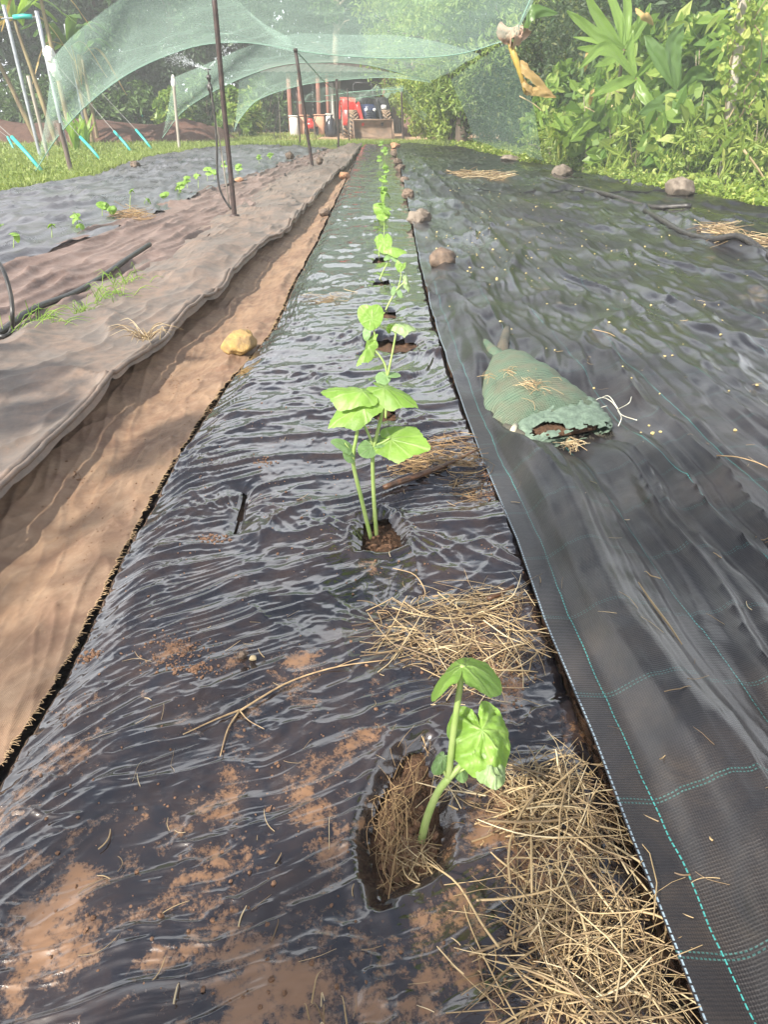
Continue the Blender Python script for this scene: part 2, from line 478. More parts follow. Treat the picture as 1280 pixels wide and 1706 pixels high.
def mat_weed():
    t = NT('woven weed fabric'); uv = t.uv(); s = t.sep(uv); o = t.obj()
    u, v = s[0], s[1]
    wob = t.math('MULTIPLY_ADD', t.noise(o, 3, 3), .03, -.015)
    uu = t.math('ADD', u, wob)
    def line(x, period, off, w):
        f = t.math('FRACT', t.math('DIVIDE', t.math('ADD', x, off), period))
        d = t.math('MULTIPLY', t.math('ABSOLUTE', t.math('SUBTRACT', f, .5)), period)
        return t.math('LESS_THAN', d, w)
    dash = t.math('LESS_THAN', t.math('FRACT', t.math('MULTIPLY', v, 85)), .72)
    l1 = t.math('MULTIPLY', t.math('MULTIPLY', line(uu, .285, .1425 - .066, .0011), dash), t.math('MULTIPLY', t.n('ShaderNodeMapRange', i_0=v, i_1=2.0, i_2=7.0, i_3=.95, i_4=.25).outputs[0], t.ramp(t.noise(o, 1.6, 3), [(.36, .25), (.52, 1)])))
    wv = t.math('ADD', v, t.math('MULTIPLY_ADD', t.noise(o, 2.2, 3), .10, -.05))
    dash2 = t.math('LESS_THAN', t.math('FRACT', t.math('MULTIPLY', u, 160)), .6)
    l2 = t.math('MULTIPLY', t.math('MAXIMUM', line(wv, .27, .1, .0014), line(wv, .27, .092, .0014)), dash2)
    l2 = t.math('MULTIPLY', l2, t.n('ShaderNodeMapRange', i_0=v, i_1=1.2, i_2=4.0, i_3=.24, i_4=.08).outputs[0])
    edge = t.math('MULTIPLY', t.math('LESS_THAN', t.math('ABSOLUTE', t.math('SUBTRACT', u, .004)), .0016), dash)
    rib = t.n('ShaderNodeTexWave', wave_type='BANDS', bands_direction='Y', i_Vector=uv, i_Scale=55.0, i_Distortion=1.2, i_Detail=2.0, i_Detail_Scale=6.0).outputs[1]
    rib2 = t.n('ShaderNodeTexWave', wave_type='BANDS', bands_direction='X', i_Vector=uv, i_Scale=85.0, i_Distortion=.4).outputs[1]
    dustn = t.ramp(t.noise(o, 2.6, 6, .65, .5), [(.40, 0), (.75, 1)])
    near = t.ramp(v, [(0, 1), (.30, .35), (1, .0)]) 
    vv = t.n('ShaderNodeMapRange', i_0=v, i_1=.6, i_2=3.6, i_3=1.0, i_4=.18).outputs[0]
    base = t.mixc(t.math('MULTIPLY', t.math('MULTIPLY_ADD', dustn, .7, .15), vv), (.012, .011, .013), (.070, .051, .035))
    base = t.mixc(t.ramp(t.noise(o, 7, 7, .75, .8), [(.38, .75), (.6, 0)]), base, (.012, .011, .013))
    base = t.mixc(t.math('MULTIPLY', rib, .45), base, (.006, .006, .007))
    wet = t.ramp(t.noise(o, .8, 4, .6, .4), [(.38, 0), (.6, 1)])
    col = t.mixc(l2, base, (.08, .34, .31))
    col = t.mixc(l1, col, (.045, .27, .25))
    col = t.mixc(edge, col, (.23, .30, .35))
    fl = t.ramp(t.noise(o, 38, 6, .75), [(.66, 0), (.71, 1)])
    far = t.n('ShaderNodeMapRange', i_0=v, i_1=3.0, i_2=9.0, i_3=.05, i_4=.9).outputs[0]
    col = t.mixc(t.math('MULTIPLY', t.math('MULTIPLY', fl, far), t.ramp(t.noise(o, .9, 3), [(.42, 0), (.6, 1)])), col, (.32, .26, .12))
    mudp = t.ramp(t.noise(t.vscale(o, (1, .55, 1)), 1.9, 5, .6), [(.66, 0), (.74, 1)])
    col = t.mixc(t.math('MULTIPLY', mudp, .8), col, (.17, .12, .07))
    rg = t.mixf(wet, .44, t.n('ShaderNodeMapRange', i_0=v, i_1=1.0, i_2=4.5, i_3=.36, i_4=.27).outputs[0])
    h = t.math('ADD', t.math('MULTIPLY', rib, .6), t.math('MULTIPLY', rib2, .35))
    nrm = t.bump(h, t.n('ShaderNodeMapRange', i_0=v, i_1=.8, i_2=5.0, i_3=.55, i_4=.10).outputs[0], .0016)
    nrm = t.bump(t.noise(o, 24, 4, .6, .6), .14, .01, nrm)
    return t.done(t.pr(Base_Color=col, Roughness=rg, Specular_IOR_Level=.36, Normal=nrm, Coat_Weight=t.math('MULTIPLY_ADD', wet, .55, .12), Coat_Roughness=.24, Coat_IOR=1.6))

def mat_cloth(name, ca, cb, cc, rough=.75, dirt=(.33, .19, .105), weave=1.0, spec=.3):
    t = NT(name); uv = t.uv(); o = t.obj()
    n = t.noise(o, 2.2, 6, .65, .6); n2 = t.noise(o, 11, 6, .7)
    col = t.mixc(t.ramp(n, [(.40, 0), (.58, 1)]), ca, cb)
    col = t.mixc(t.ramp(n2, [(.42, 0), (.7, .85)]), col, cc)
    col = t.mixc(t.ramp(t.noise(t.vscale(o, (1, .5, 1)), 5, 8, .75, .8), [(.52, 0), (.66, .55)]), col, tuple(x * .62 for x in cb))
    wx = t.n('ShaderNodeTexWave', bands_direction='X', i_Vector=uv, i_Scale=70.0, i_Distortion=1.0, i_Detail=1.0).outputs[1]
    wy = t.n('ShaderNodeTexWave', bands_direction='Y', i_Vector=uv, i_Scale=70.0, i_Distortion=1.0, i_Detail=1.0).outputs[1]
    wv = t.math('MULTIPLY', wx, wy)
    col = t.mixc(t.math('MULTIPLY', t.math('SUBTRACT', 1.0, wv), .28 * weave), col, tuple(x * .3 for x in ca))
    sp = t.ramp(t.noise(o, 95, 4, .8), [(.63, 0), (.68, 1)])
    col = t.mixc(t.math('MULTIPLY', sp, .6), col, dirt)
    nrm = t.bump(wv, .4 * weave, .0015)
    nrm = t.bump(t.noise(o, 28, 5, .65, .5), .25, .012, nrm)
    return t.done(t.pr(Base_Color=col, Roughness=rough, Specular_IOR_Level=spec, Normal=nrm))

def mat_soil(name, a, b, sc=30):
    t = NT(name); o = t.obj()
    n = t.noise(o, sc, 8, .7)
    col = t.mixc(t.ramp(n, [(.35, 0), (.68, 1)]), a, b)
    return t.done(t.pr(Base_Color=col, Roughness=.85, Specular_IOR_Level=.3, Normal=t.bump(n, .9, .02)))

M = {}
M['film'] = mat_film()
M['weed'] = mat_weed()
M['clothD'] = mat_cloth('muddy woven path cloth', (.285, .182, .112), (.18, .107, .070), (.33, .232, .155), rough=.62)
M['clothC'] = mat_cloth('dusty grey shade cloth', (.165, .138, .118), (.215, .155, .118), (.085, .077, .070), rough=.58, weave=.55, spec=.45)
M['clothB'] = mat_cloth('dusty pink brown path cloth', (.205, .148, .125), (.15, .10, .082), (.24, .185, .165), rough=.6, weave=.4)
def mat_filmA():
    t = NT('dusty black film'); o = t.obj()
    d = t.ramp(t.noise(t.vscale(o, (1, .6, 1)), 2.4, 6, .65, .6), [(.30, .15), (.70, .95)])
    col = t.mixc(d, (.022, .022, .026), (.17, .165, .175))
    nrm = t.bump(t.noise(o, 16, 5, .6, .6), .35, .02)
    return t.done(t.pr(Base_Color=col, Roughness=t.mixf(d, .20, .42), Specular_IOR_Level=.6, Normal=nrm, Coat_Weight=.3, Coat_Roughness=.15))
M['filmA'] = mat_filmA()
M['soil'] = mat_soil('damp red soil', (.045, .026, .017), (.15, .082, .047), 45)
M['clod'] = mat_soil('soil clod', (.06, .045, .034), (.20, .15, .11), 18)

ysE = yrows(1830, 243, 2.1, .10)
def mudE(X, Y, Z):
    base = zE_base(X, Y); d = Z - base
    near = 1 - sst(.75, 1.75, Y)
    n = fbm(X * 3.2 - Y * 1.2, Y * 2.6 + X * 1.0, 131, 3)
    m = -.06 + .30 * near + .22 * n + .30 * near * fbm(X * 9 - Y * 5, Y * 7 + X * 2, 133, 3) - 22 * (np.maximum(d, -.003) - .008) * (.55 + .45 * near)
    m = m - .16 * sst(1.6, 2.6, Y) - .45 * np.exp(-np.clip(HOLES[0].sd(X, Y), 0, 9) / .035)
    # soil spilled round holes
    for k in (0, 1, 3, 4): m = m + .16 * np.exp(-np.clip(HOLES[k].sd(X, Y), 0, 9) / .05) * (k > 0)
    for (px, py, rr, a) in ((790, 1050, .10, .5), (830, 1130, .07, .45), (620, 945, .05, .5), (290, 1085, .05, .45), (400, 1095, .04, .3), (500, 1090, .07, .4), (700, 790, .08, .4), (800, 820, .07, .5), (430, 770, .04, .35), (500, 1350, .04, .28), (540, 1520, .05, .3), (460, 1640, .06, .22), (610, 1560, .05, .2), (60, 1530, .06, .3), (130, 1470, .03, .3), (870, 1420, .08, .25), (820, 1640, .08, .2)):
        g = G(px, py, .13); m = m + a * np.exp(-(((X - g.x) ** 2 + (Y - g.y) ** 2) / rr ** 2))
    return m
cutE = lambda x, y: np.min([h.sd(x, y) for h in HOLES], 0) < -.001
film = sheet('mulch_film', ysE, E_L, F_L, 300, zE, M['film'], pad=(.05, .16), cut=cutE, attrs={'mud': mudE})
tag(film, 'wet wrinkled black plastic film on the middle bed, streaked with orange mud', 'mulch film')

ysF = yrows(1830, 243, 2.4, .10)
weed = sheet('weed_fabric', ysF, F_L, F_R, 330, zF, M['weed'], pad=(0, .1), pw=lambda t: .55 * t + .45 * t ** 2.2)
tag(weed, 'wide black woven ground cover fabric with turquoise threads, right of the middle bed', 'ground cover')

ysD = yrows(1500, 243, 2.6, .10)
fr = lambda y: .010 * noise(y * 9, y * 0, 141) + .006 * noise(y * 40, y * 0, 142) + .02 * noise(y * 1.5, y * 0, 143)
DL = lambda y: C_R(y)
pathD = sheet('path_cloth', ysD, C_R, E_L, 120, zD, M['clothD'], pad=(.10, .0), jit=(lambda y: y * 0, fr))
tag(pathD, 'muddy orange brown woven cloth with frayed edge, left of the middle bed', 'path cloth')
# frayed threads along its edge
mb = MB()
for i in range(900):
    y = .55 + 5.5 * rnd.random() ** 1.6
    x = float(E_L(np.array([y]))[0] + fr(np.array([y]))[0]); z = float(zD(np.array([x - .004]), np.array([y]))[0])
    L = rnd.uniform(.006, .022); a = rnd.uniform(-.9, .9)
    p = Vector((x - .004, y, z + .001)); d = Vector((math.cos(a), math.sin(a), rnd.uniform(-.15, .5)))
    mb.tube([p, p + d * L * .5, p + d * L + Vector((0, 0, -L * .1))], .0007, 3, False)
mb.build('frayed_edge', simple('tan frayed threads', (.42, .30, .17), (.30, .20, .11), 60, .7), pathD)

ysC = yrows(1250, 243, 2.6, .10)
cl = sheet('shade_cloth', ysC, C_L, C_R, 150, zC, M['clothC'], pad=(.12, .02), jit=(lambda y: .04 * noise(y * 1.3, y * 0, 151), lambda y: .012 * noise(y * 1.1, y * 0, 152)))
tag(cl, 'crumpled grey brown cloth heaped in a long ridge between the two brown paths', 'cloth')
# rolled hem on its right edge
mb = MB(); pts = []
for y in np.concatenate([np.arange(-1, 6, .04), np.arange(6, 30, .15)]):
    ya = np.array([y]); x = float(C_R(ya)[0] + .012 * noise(ya * 1.1, ya * 0, 152)[0] + .014)
    z = float(zC(np.array([x - .02]), ya)[0])
    pts.append((x, y, z - .002))
mb.tube(pts, .011, 7)
mb.build('hem', M['clothC'], cl)

ysB = yrows(900, 246, 2.6, .12)
b_ = sheet('path_cloth', ysB, A_R, C_L, 110, zB, M['clothB'], pad=(.15, .15))
tag(b_, 'wrinkled pinkish brown cloth left of the grey ridge, under the drip pipe', 'path cloth')
ysA = yrows(620, 246, 2.4, .14)
a_ = sheet('mulch_film', ysA, A_L, A_R, 130, zA, M['filmA'], pad=(.02, .08), jit=(lambda y: .12 * noise(y * .9, y * 0, 161) + .05 * noise(y * 3, y * 0, 162), lambda y: .04 * noise(y * 2, y * 0, 163)))
tag(a_, 'dusty black plastic film over the far left bed, next to the grass', 'mulch film')

# soil under the film, seen in the planting holes
def zsoil(X, Y): return zE_base(X, Y) - .035 + .014 * fbm(X * 22, Y * 22, 171, 3) - .02 * sst(.3, .0, X - E_L(Y))
so = sheet('soil_bed', yrows(1830, 243, 5, .12), E_L, F_L, 110, zsoil, M['soil'], pad=(.03, .1))
tag(so, kind='structure')
# ================================================================== SEEDLINGS
def mat_leaf(name, c1, c2, vein, trans=.3):
    t = NT(name); o = t.obj()
    v = t.attr('vein')
    col = t.mixc(t.ramp(t.noise(o, 30, 5, .6), [(.35, 0), (.7, 1)]), c1, c2)
    col = t.mixc(t.math('MULTIPLY', v, .75), col, vein)
    h = t.math('ADD', t.math('MULTIPLY', t.noise(o, 140, 4, .6), .5), t.math('MULTIPLY', v, -1.2))
    nrm = t.bump(h, .55, .004)
    a = t.pr(Base_Color=col, Roughness=.42, Specular_IOR_Level=.4, Normal=nrm)
    b = t.n('ShaderNodeBsdfTranslucent', i_Color=t.mixc(1.0, col, (1.6, 1.5, .8), 'MULTIPLY')).outputs[0]
    mx = t.n('ShaderNodeMixShader', i_0=trans); t.set(mx.inputs[1], a); t.set(mx.inputs[2], b)
    return t.done(mx.outputs[0])
M['leaf'] = mat_leaf('cucumber leaf', (.170, .310, .048), (.235, .385, .080), (.31, .45, .14))
M['coty'] = mat_leaf('seed leaf', (.16, .28, .10), (.22, .35, .15), (.26, .38, .19))
M['wilt'] = mat_leaf('wilted leaf', (.20, .30, .11), (.29, .38, .19), (.32, .42, .24))
M['stem'] = simple('green stem', (.30, .38, .13), (.22, .33, .08), 30, .45)

_TH = np.radians([0, 12, 30, 48, 62, 78, 95, 112, 128, 145, 160, 172, 180])
_RR = np.array([1.0, .90, .80, .83, .90, .74, .64, .64, .60, .50, .38, .24, .08])
_RH = np.array([1.0, .985, .95, .91, .88, .85, .83, .79, .75, .70, .60, .40, .12])
_RC = np.array([1.0, .99, .93, .83, .72, .60, .50, .42, .34, .27, .2, .14, .08])
def leaf_mesh(name, base, tip, wid, nrm, droop=.15, cup=.0, fold=0, crumple=.03, kind='leaf', seed=0, curl=0):
    """lobed leaf: base = attachment, tip = farthest point, wid = full width"""
    base = Vector(base); tip = Vector(tip); d = tip - base; L = d.length; d.normalize()
    n = Vector(nrm); n = (n - d * n.dot(d)).normalized(); s = d.cross(n)
    NT_, NR = 64, 9
    prof = {'leaf': _RR, 'heart': _RH}.get(kind, _RC)
    th = np.linspace(-math.pi, math.pi, NT_, endpoint=False)
    r = np.interp(np.abs(th), _TH, prof)
    if kind == 'leaf':
        r = r * (1 + .018 * np.sin(th * 25 + seed) * (np.abs(th) < 2.6))
        r = r * (1 + .05 * np.sin(th * 2 + seed * 1.7))
    x = r * np.cos(th); y = r * np.sin(th)
    hw = y.max(); y = y / hw * .5 * wid / L
    V = []; ve = []
    va = [0, .62, -.62, 1.35, -1.35, 2.2, -2.2]
    for k in range(NR + 1):
        q = k / NR
        X_ = x * q; Y_ = y * q
        rr = np.hypot(X_, Y_)
        Z = -droop * np.clip(X_, 0, 9) ** 2 - droop * .5 * np.clip(-X_, 0, 9) + cup * (Y_ ** 2) * 4
        Z = Z + fold * np.abs(Y_) + curl * np.sin(np.clip(X_, 0, 1) * 3) * Y_ * 2
        Z = Z + crumple * (noise(X_ * 3.5 + seed * 3.1, Y_ * 3.5, 7) + .6 * noise(X_ * 8 + seed, Y_ * 8, 9)) * sst(0, .35, rr)
        vv = np.zeros(NT_)
        for a in va:
            da = np.abs(th - a); vv = np.maximum(vv, np.exp(-(da * np.maximum(rr, .05) / .022) ** 2))
        Z = Z - .016 * vv * sst(.05, .3, rr)
        for i in range(NT_):
            V.append(base + (d * float(X_[i]) + s * float(Y_[i]) + n * float(Z[i])) * L); ve.append(float(vv[i]))
    Fc = []
    for k in range(NR):
        for i in range(NT_):
            j = (i + 1) % NT_
            Fc.append((k * NT_ + i, (k + 1) * NT_ + i, (k + 1) * NT_ + j, k * NT_ + j))
    me = arr_mesh(name, [tuple(p) for p in V], Fc)
    a = me.attributes.new('vein', 'FLOAT', 'POINT'); a.data.foreach_set('value', np.array(ve, np.float32))
    return me

CAMP = Vector((0, 0, CH))
def nmix(p, up=.6, cam=.6, side=0.0, away=0.0):
    c = (CAMP - p).normalized()
    return (Vector((0, 0, 1)) * up + c * cam + Vector((1, 0, 0)) * side).normalized()

def seedling(name, label, group, base, stems, leaves, z=None, lean=.0):
    """base pixel; stems = [(pixel list, r0, r1)]; leaves = [(attach px, tip px, width px, opts)]"""
    bz = z
    if bz is None:
        g = G(*base, .10)
        bz = float(zE(np.array([g.x]), np.array([g.y]), False)[0]) - .02
    b = G(*base, bz); Y0 = b.y; k = 1 / pxm(b)
    root = empty(name, b, label, 'seedling', group)
    def W(px, py, dy=0):
        # the plant stands near-upright: depth stays close to the base, leaning as told
        h = (base[1] - py) * k
        return P(px, py, Y0 + lean * h + dy)
    mb = MB()
    for (pts, r0, r1) in stems:
        q = [b if tuple(p[:2]) == tuple(base) else W(*p) for p in pts]
        q = spline(q, 6 * len(q))
        m = len(q)
        mb.tube(q, [r0 + (r1 - r0) * i / (m - 1) for i in range(m)], 8)
    rel(mb.build('stem', M['stem'], root))
    for (at, tp, w, o) in leaves:
        o = dict(o); a = W(*at); t_ = W(*tp)
        if 'z' in o: t_.z += o.pop('z')
        mt = o.pop('mat', 'leaf')
        nn = nmix(a, o.pop('up', .6), o.pop('cam', .6), o.pop('side', 0))
        me = leaf_mesh('leaf', a, t_, w * k, nn, seed=rnd.random() * 9, **o)
        nm = 'seed_leaf' if mt == 'coty' else 'leaf'
        rel(link(nm, me, M[mt], root))
    return root

GM = 'seedlings in a row down the middle bed'
# nearest plant, two wilting leaves
seedling('cucumber_seedling', 'nearest seedling with one tall leaf stalk and a wilted drooping leaf', GM, (700, 1412),
    [([(700, 1412), (712, 1362), (730, 1320), (748, 1296)], .0075, .0070),
     ([(748, 1296), (752, 1255), (758, 1205), (766, 1150), (772, 1108)], .0062, .0048),
     ([(746, 1298), (760, 1284), (776, 1266, .006), (793, 1238, .006), (803, 1216)], .0066, .0042),
     ([(747, 1298), (740, 1285), (736, 1272)], .0035, .002), ([(755, 1290), (768, 1284), (776, 1280)], .0035, .002)],
    [((772, 1110), (782, 1072, .10), 106, dict(up=.9, cam=-.42, side=-.12, droop=.25, cup=-.42, crumple=.05, kind='heart')),
     ((803, 1216, -.004), (826, 1300, -.05), 98, dict(up=.6, cam=.75, side=.1, droop=.30, cup=-.30, crumple=.19, kind='heart')),
     ((818, 1262, -.022), (830, 1310, -.06), 50, dict(up=.4, cam=.8, side=.25, droop=.2, cup=-.4, crumple=.17, mat='wilt', kind='heart')),
     ((738, 1262), (718, 1290, -.01), 26, dict(up=.5, cam=.6, droop=.4, cup=-.8, crumple=.1, mat='coty', kind='coty')),
     ((768, 1282), (776, 1306, -.01), 22, dict(up=.4, cam=.7, droop=.4, cup=-.6, crumple=.1, mat='coty', kind='coty'))], lean=.18)
# the pair with three broad leaves
seedling('cucumber_seedling', 'left stem of the tall pair of seedlings, with two broad leaves pointing left', GM, (619, 901),
    [([(619, 901), (602, 830), (590, 780), (589, 755), (594, 728), (597, 700), (597, 678)], .0065, .0045),
     ([(589, 758), (580, 745), (575, 738)], .003, .002)],
    [((604, 652), (531, 640, .02), 58, dict(up=1, cam=.22, side=-.1, droop=.22, cup=-.35, crumple=.035)),
     ((606, 672, -.01), (540, 707, -.04), 66, dict(up=.9, cam=.55, side=-.15, droop=.18, cup=-.2, crumple=.03)),
     ((597, 690), (612, 652, .0), 22, dict(up=.6, cam=.6, side=.6, droop=.2, crumple=.04)),
     ((588, 752), (560, 730, -.02), 24, dict(up=.8, cam=.5, kind='coty', mat='coty', droop=.3)),
     ((589, 760), (574, 755, -.02), 26, dict(up=.4, cam=.9, kind='coty', mat='coty', droop=.2))], lean=.1)
seedling('cucumber_seedling', 'right stem of the tall pair of seedlings, with a broad angular leaf on its right', GM, (628, 898),
    [([(628, 898), (623, 830), (621, 765), (624, 742), (631, 712), (637, 688), (640, 664)], .0065, .0045),
     ([(624, 742), (636, 738), (650, 730)], .004, .003), ([(622, 742), (608, 710), (598, 690)], .004, .003),
     ([(640, 668), (630, 660), (612, 655)], .003, .002)],
    [((652, 732), (714, 742, -.05), 76, dict(up=.85, cam=.75, side=.05, droop=.12, cup=-.08, crumple=.025)),
     ((640, 646), (701, 667, -.05), 52, dict(up=1, cam=.40, side=.1, droop=.28, cup=-.35, crumple=.03)),
     ((622, 742), (600, 757, -.03), 32, dict(up=.5, cam=.9, kind='coty', mat='coty', droop=.1)),
     ((626, 740), (644, 726, .02), 28, dict(up=.9, cam=.3, kind='coty', mat='coty', droop=.2))], lean=.1)
seedling('cucumber_seedling', 'slender forked seedling behind the broad leaved pair, folded pale leaf on top', GM, (643, 698),
    [([(643, 698), (644, 660), (646, 627)], .006, .005), ([(646, 627), (641, 606), (629, 588), (616, 577)], .0048, .0035),
     ([(646, 627), (652, 598), (658, 566), (662, 540)], .0048, .0035), ([(661, 556), (655, 552), (651, 548)], .003, .002)],
    [((664, 540), (694, 541, -.03), 30, dict(up=.9, cam=.25, droop=.35, cup=-.4, crumple=.08, mat='wilt')),
     ((651, 550), (648, 541, -.02), 16, dict(up=.4, cam=.8, crumple=.08)),
     ((616, 577), (622, 563, .03), 17, dict(up=.5, cam=.7, side=.5, crumple=.04)),
     ((614, 576), (589, 603, -.03), 22, dict(up=.5, cam=.5, side=-.6, droop=.3, cup=-1.0, crumple=.08)),
     ((644, 626), (629, 636, -.03), 24, dict(up=.5, cam=.9, kind='coty', mat='coty')),
     ((648, 625), (668, 622, .02), 18, dict(up=.9, cam=.3, kind='coty', mat='coty'))], lean=.1)
seedling('cucumber_seedling', 'seedling with a heart shaped pair of leaves on top, beside a slit with red soil', GM, (629, 583),
    [([(629, 583), (625, 560), (620, 536)], .006, .004), ([(621, 545), (616, 548), (611, 552)], .003, .002)],
    [((618, 532), (600, 509, .02), 34, dict(up=.5, cam=.9, side=-.2, droop=.15, crumple=.03, kind='heart')),
     ((620, 532), (633, 508, .02), 32, dict(up=.5, cam=.9, side=.25, droop=.15, crumple=.03, kind='heart')),
     ((613, 546), (608, 566, -.03), 14, dict(up=.4, cam=.8, side=-.3, kind='coty', mat='coty', droop=.3)),
     ((624, 560), (616, 572, -.02), 13, dict(up=.5, cam=.6, side=-.4, crumple=.05))], lean=.1)
seedling('cucumber_seedling', 'thin seedling leaning right with small hanging withered leaves', GM, (640, 523),
    [([(640, 523), (650, 502), (662, 482), (676, 468)], .0058, .004), ([(663, 482), (668, 462), (667, 446)], .004, .003), ([(655, 494), (654, 484), (657, 478)], .003, .002)],
    [((678, 465), (685, 488, -.03), 13, dict(up=.4, cam=.7, side=.4, droop=.3, cup=-.8, crumple=.1, mat='wilt')),
     ((666, 447), (662, 432, .01), 12, dict(up=.3, cam=.8, crumple=.06)), ((668, 447), (677, 437, 0), 10, dict(up=.5, cam=.5, side=.5, crumple=.06)),
     ((664, 484), (669, 496, -.02), 8, dict(up=.3, cam=.8, kind='coty', mat='coty')), ((657, 480), (654, 492, -.02), 8, dict(up=.3, cam=.8, kind='coty', mat='coty'))], lean=.1)
seedling('cucumber_seedling', 'seedling leaning right with one broad flat leaf held sideways', GM, (631, 470),
    [([(631, 470), (641, 447), (654, 425)], .0058, .004)],
    [((652, 413), (680, 417, -.03), 24, dict(up=.9, cam=.5, droop=.25, cup=-.4, crumple=.04)), ((653, 424), (662, 436, -.03), 9, dict(up=.3, cam=.8, kind='coty', mat='coty')), ((652, 426), (640, 432, -.03), 9, dict(up=.5, cam=.8, kind='coty', mat='coty'))], lean=.1)
seedling('cucumber_seedling', 'seedling with a single heart shaped leaf facing the camera on an upright stem', GM, (632, 434),
    [([(632, 434), (632, 418), (634, 400)], .0055, .004)],
    [((640, 401), (640, 422, -.05), 27, dict(up=.5, cam=.9, droop=.1, crumple=.03, kind='heart')), ((632, 402), (627, 392, .02), 14, dict(up=.5, cam=.7, crumple=.04))], lean=.1)

def small_seedling(base, hpx, n, label, group, z, dirn=0, wide=1.0, seed=0):
    r2 = random.Random(seed * 31 + 5)
    b = G(*base, z); k = 1 / pxm(b)
    bx, by = base
    tx = bx + dirn * hpx
    stems = [([base, (bx + .3 * (tx - bx) + r2.uniform(-1, 1), by - hpx * .5), (tx, by - hpx)], .005, .0035)]
    lv = []
    for i in range(n):
        a = (i + .5) / n * 2 * math.pi + r2.uniform(-.5, .5)
        hh = hpx * (1 - .45 * (i // 2) / max(1, n / 2)) if n > 2 else hpx * r2.uniform(.9, 1)
        ax = bx + (tx - bx) * hh / hpx; ay = by - hh
        L = r2.uniform(.06, .125) / k * wide
        c, s_ = math.cos(a), math.sin(a)
        lv.append(((ax, ay), (ax + c * L, ay + r2.uniform(-.35, .25) * L, s_ * .05), L * r2.uniform(.85, 1.1),
                   dict(up=r2.uniform(.5, .9), cam=r2.uniform(.4, .9), side=.4 * c, droop=r2.uniform(.1, .35), cup=r2.uniform(-.5, 0), crumple=.05, kind='heart')))
    return seedling('cucumber_seedling', label, group, base, stems, lv, z=z, lean=.05)

mid = [((640, 394), 46, 4, 'tallest bright seedling in the middle bed, level with the dark pointed rock', .02, 1.15),
       ((636, 366), 26, 3, 'short leafy seedling in the middle bed just behind the pointed rock'),
       ((641, 340), 28, 4, 'leafy seedling beside the small dark clod on the middle bed'),
       ((637, 318), 24, 4, 'bushy seedling in the far part of the middle bed, fourth from its far end'),
       ((643, 300), 24, 5, 'bushy seedling in the far part of the middle bed, third from its far end'),
       ((634, 283), 22, 4, 'small far seedling second from the end of the middle bed'),
       ((641, 268), 22, 5, 'last clump of seedling leaves at the far end of the middle bed'),
       ((634, 254), 18, 4, 'farthest seedling of the middle bed, against the grass strip before the tractor')]
for i, q in enumerate(mid):
    small_seedling(q[0], q[1], q[2], q[3], GM, .12, q[4] if len(q) > 4 else rnd.uniform(-.15, .15), (q[5] if len(q) > 5 else 1.0) * 1.05, i)
GL = 'seedlings in a row on the far left bed'
left = [((22, 413), 24, 2, 'left bed seedling nearest the camera, at the very left edge'), ((2, 388), 14, 2, 'seedling cut by the left edge of the photo, leaf pointing up'),
        ((86, 396), 22, 2, 'left bed seedling with two round leaves, second in its row'), ((128, 372), 16, 3, 'left bed seedling with upright pale leaves, third in its row'),
        ((134, 380), 8, 2, 'tiny sprout beside the third seedling of the left bed'),
        ((170, 360), 22, 4, 'leafiest seedling of the left bed, with a dark leaf among pale ones'), ((186, 357), 12, 3, 'low sprout right of the leafiest left bed seedling'),
        ((216, 349), 34, 2, 'tall single stemmed seedling standing in dry straw on the left bed'),
        ((246, 338), 8, 2, 'small low sprout just beyond the straw on the left bed'), ((272, 333), 9, 3, 'low sprout midway along the left bed'),
        ((298, 322), 16, 4, 'bushy seedling of the left bed with a reddish stalk'), ((312, 314), 18, 4, 'bushy seedling on the left bed near the main post'),
        ((330, 314), 26, 2, 'upright seedling on the left bed just left of the sprinkler hose'), ((346, 303), 22, 3, 'seedling of the left bed directly behind the sprinkler riser'),
        ((358, 300), 16, 4, 'seedling of the left bed between the sprinkler riser and main post'),
        ((374, 292), 22, 4, 'seedling of the left bed just beyond the main post'), ((396, 290), 14, 4, 'seedling right of the main post on the left bed'),
        ((432, 273), 14, 5, 'far left bed seedling, second clump from the end'), ((450, 267), 12, 5, 'farthest clump of leaves on the left bed')]
for i, q in enumerate(left):
    small_seedling(q[0], q[1], q[2], q[3], GL, .10, rnd.uniform(-.15, .15), 1.0, 40 + i)

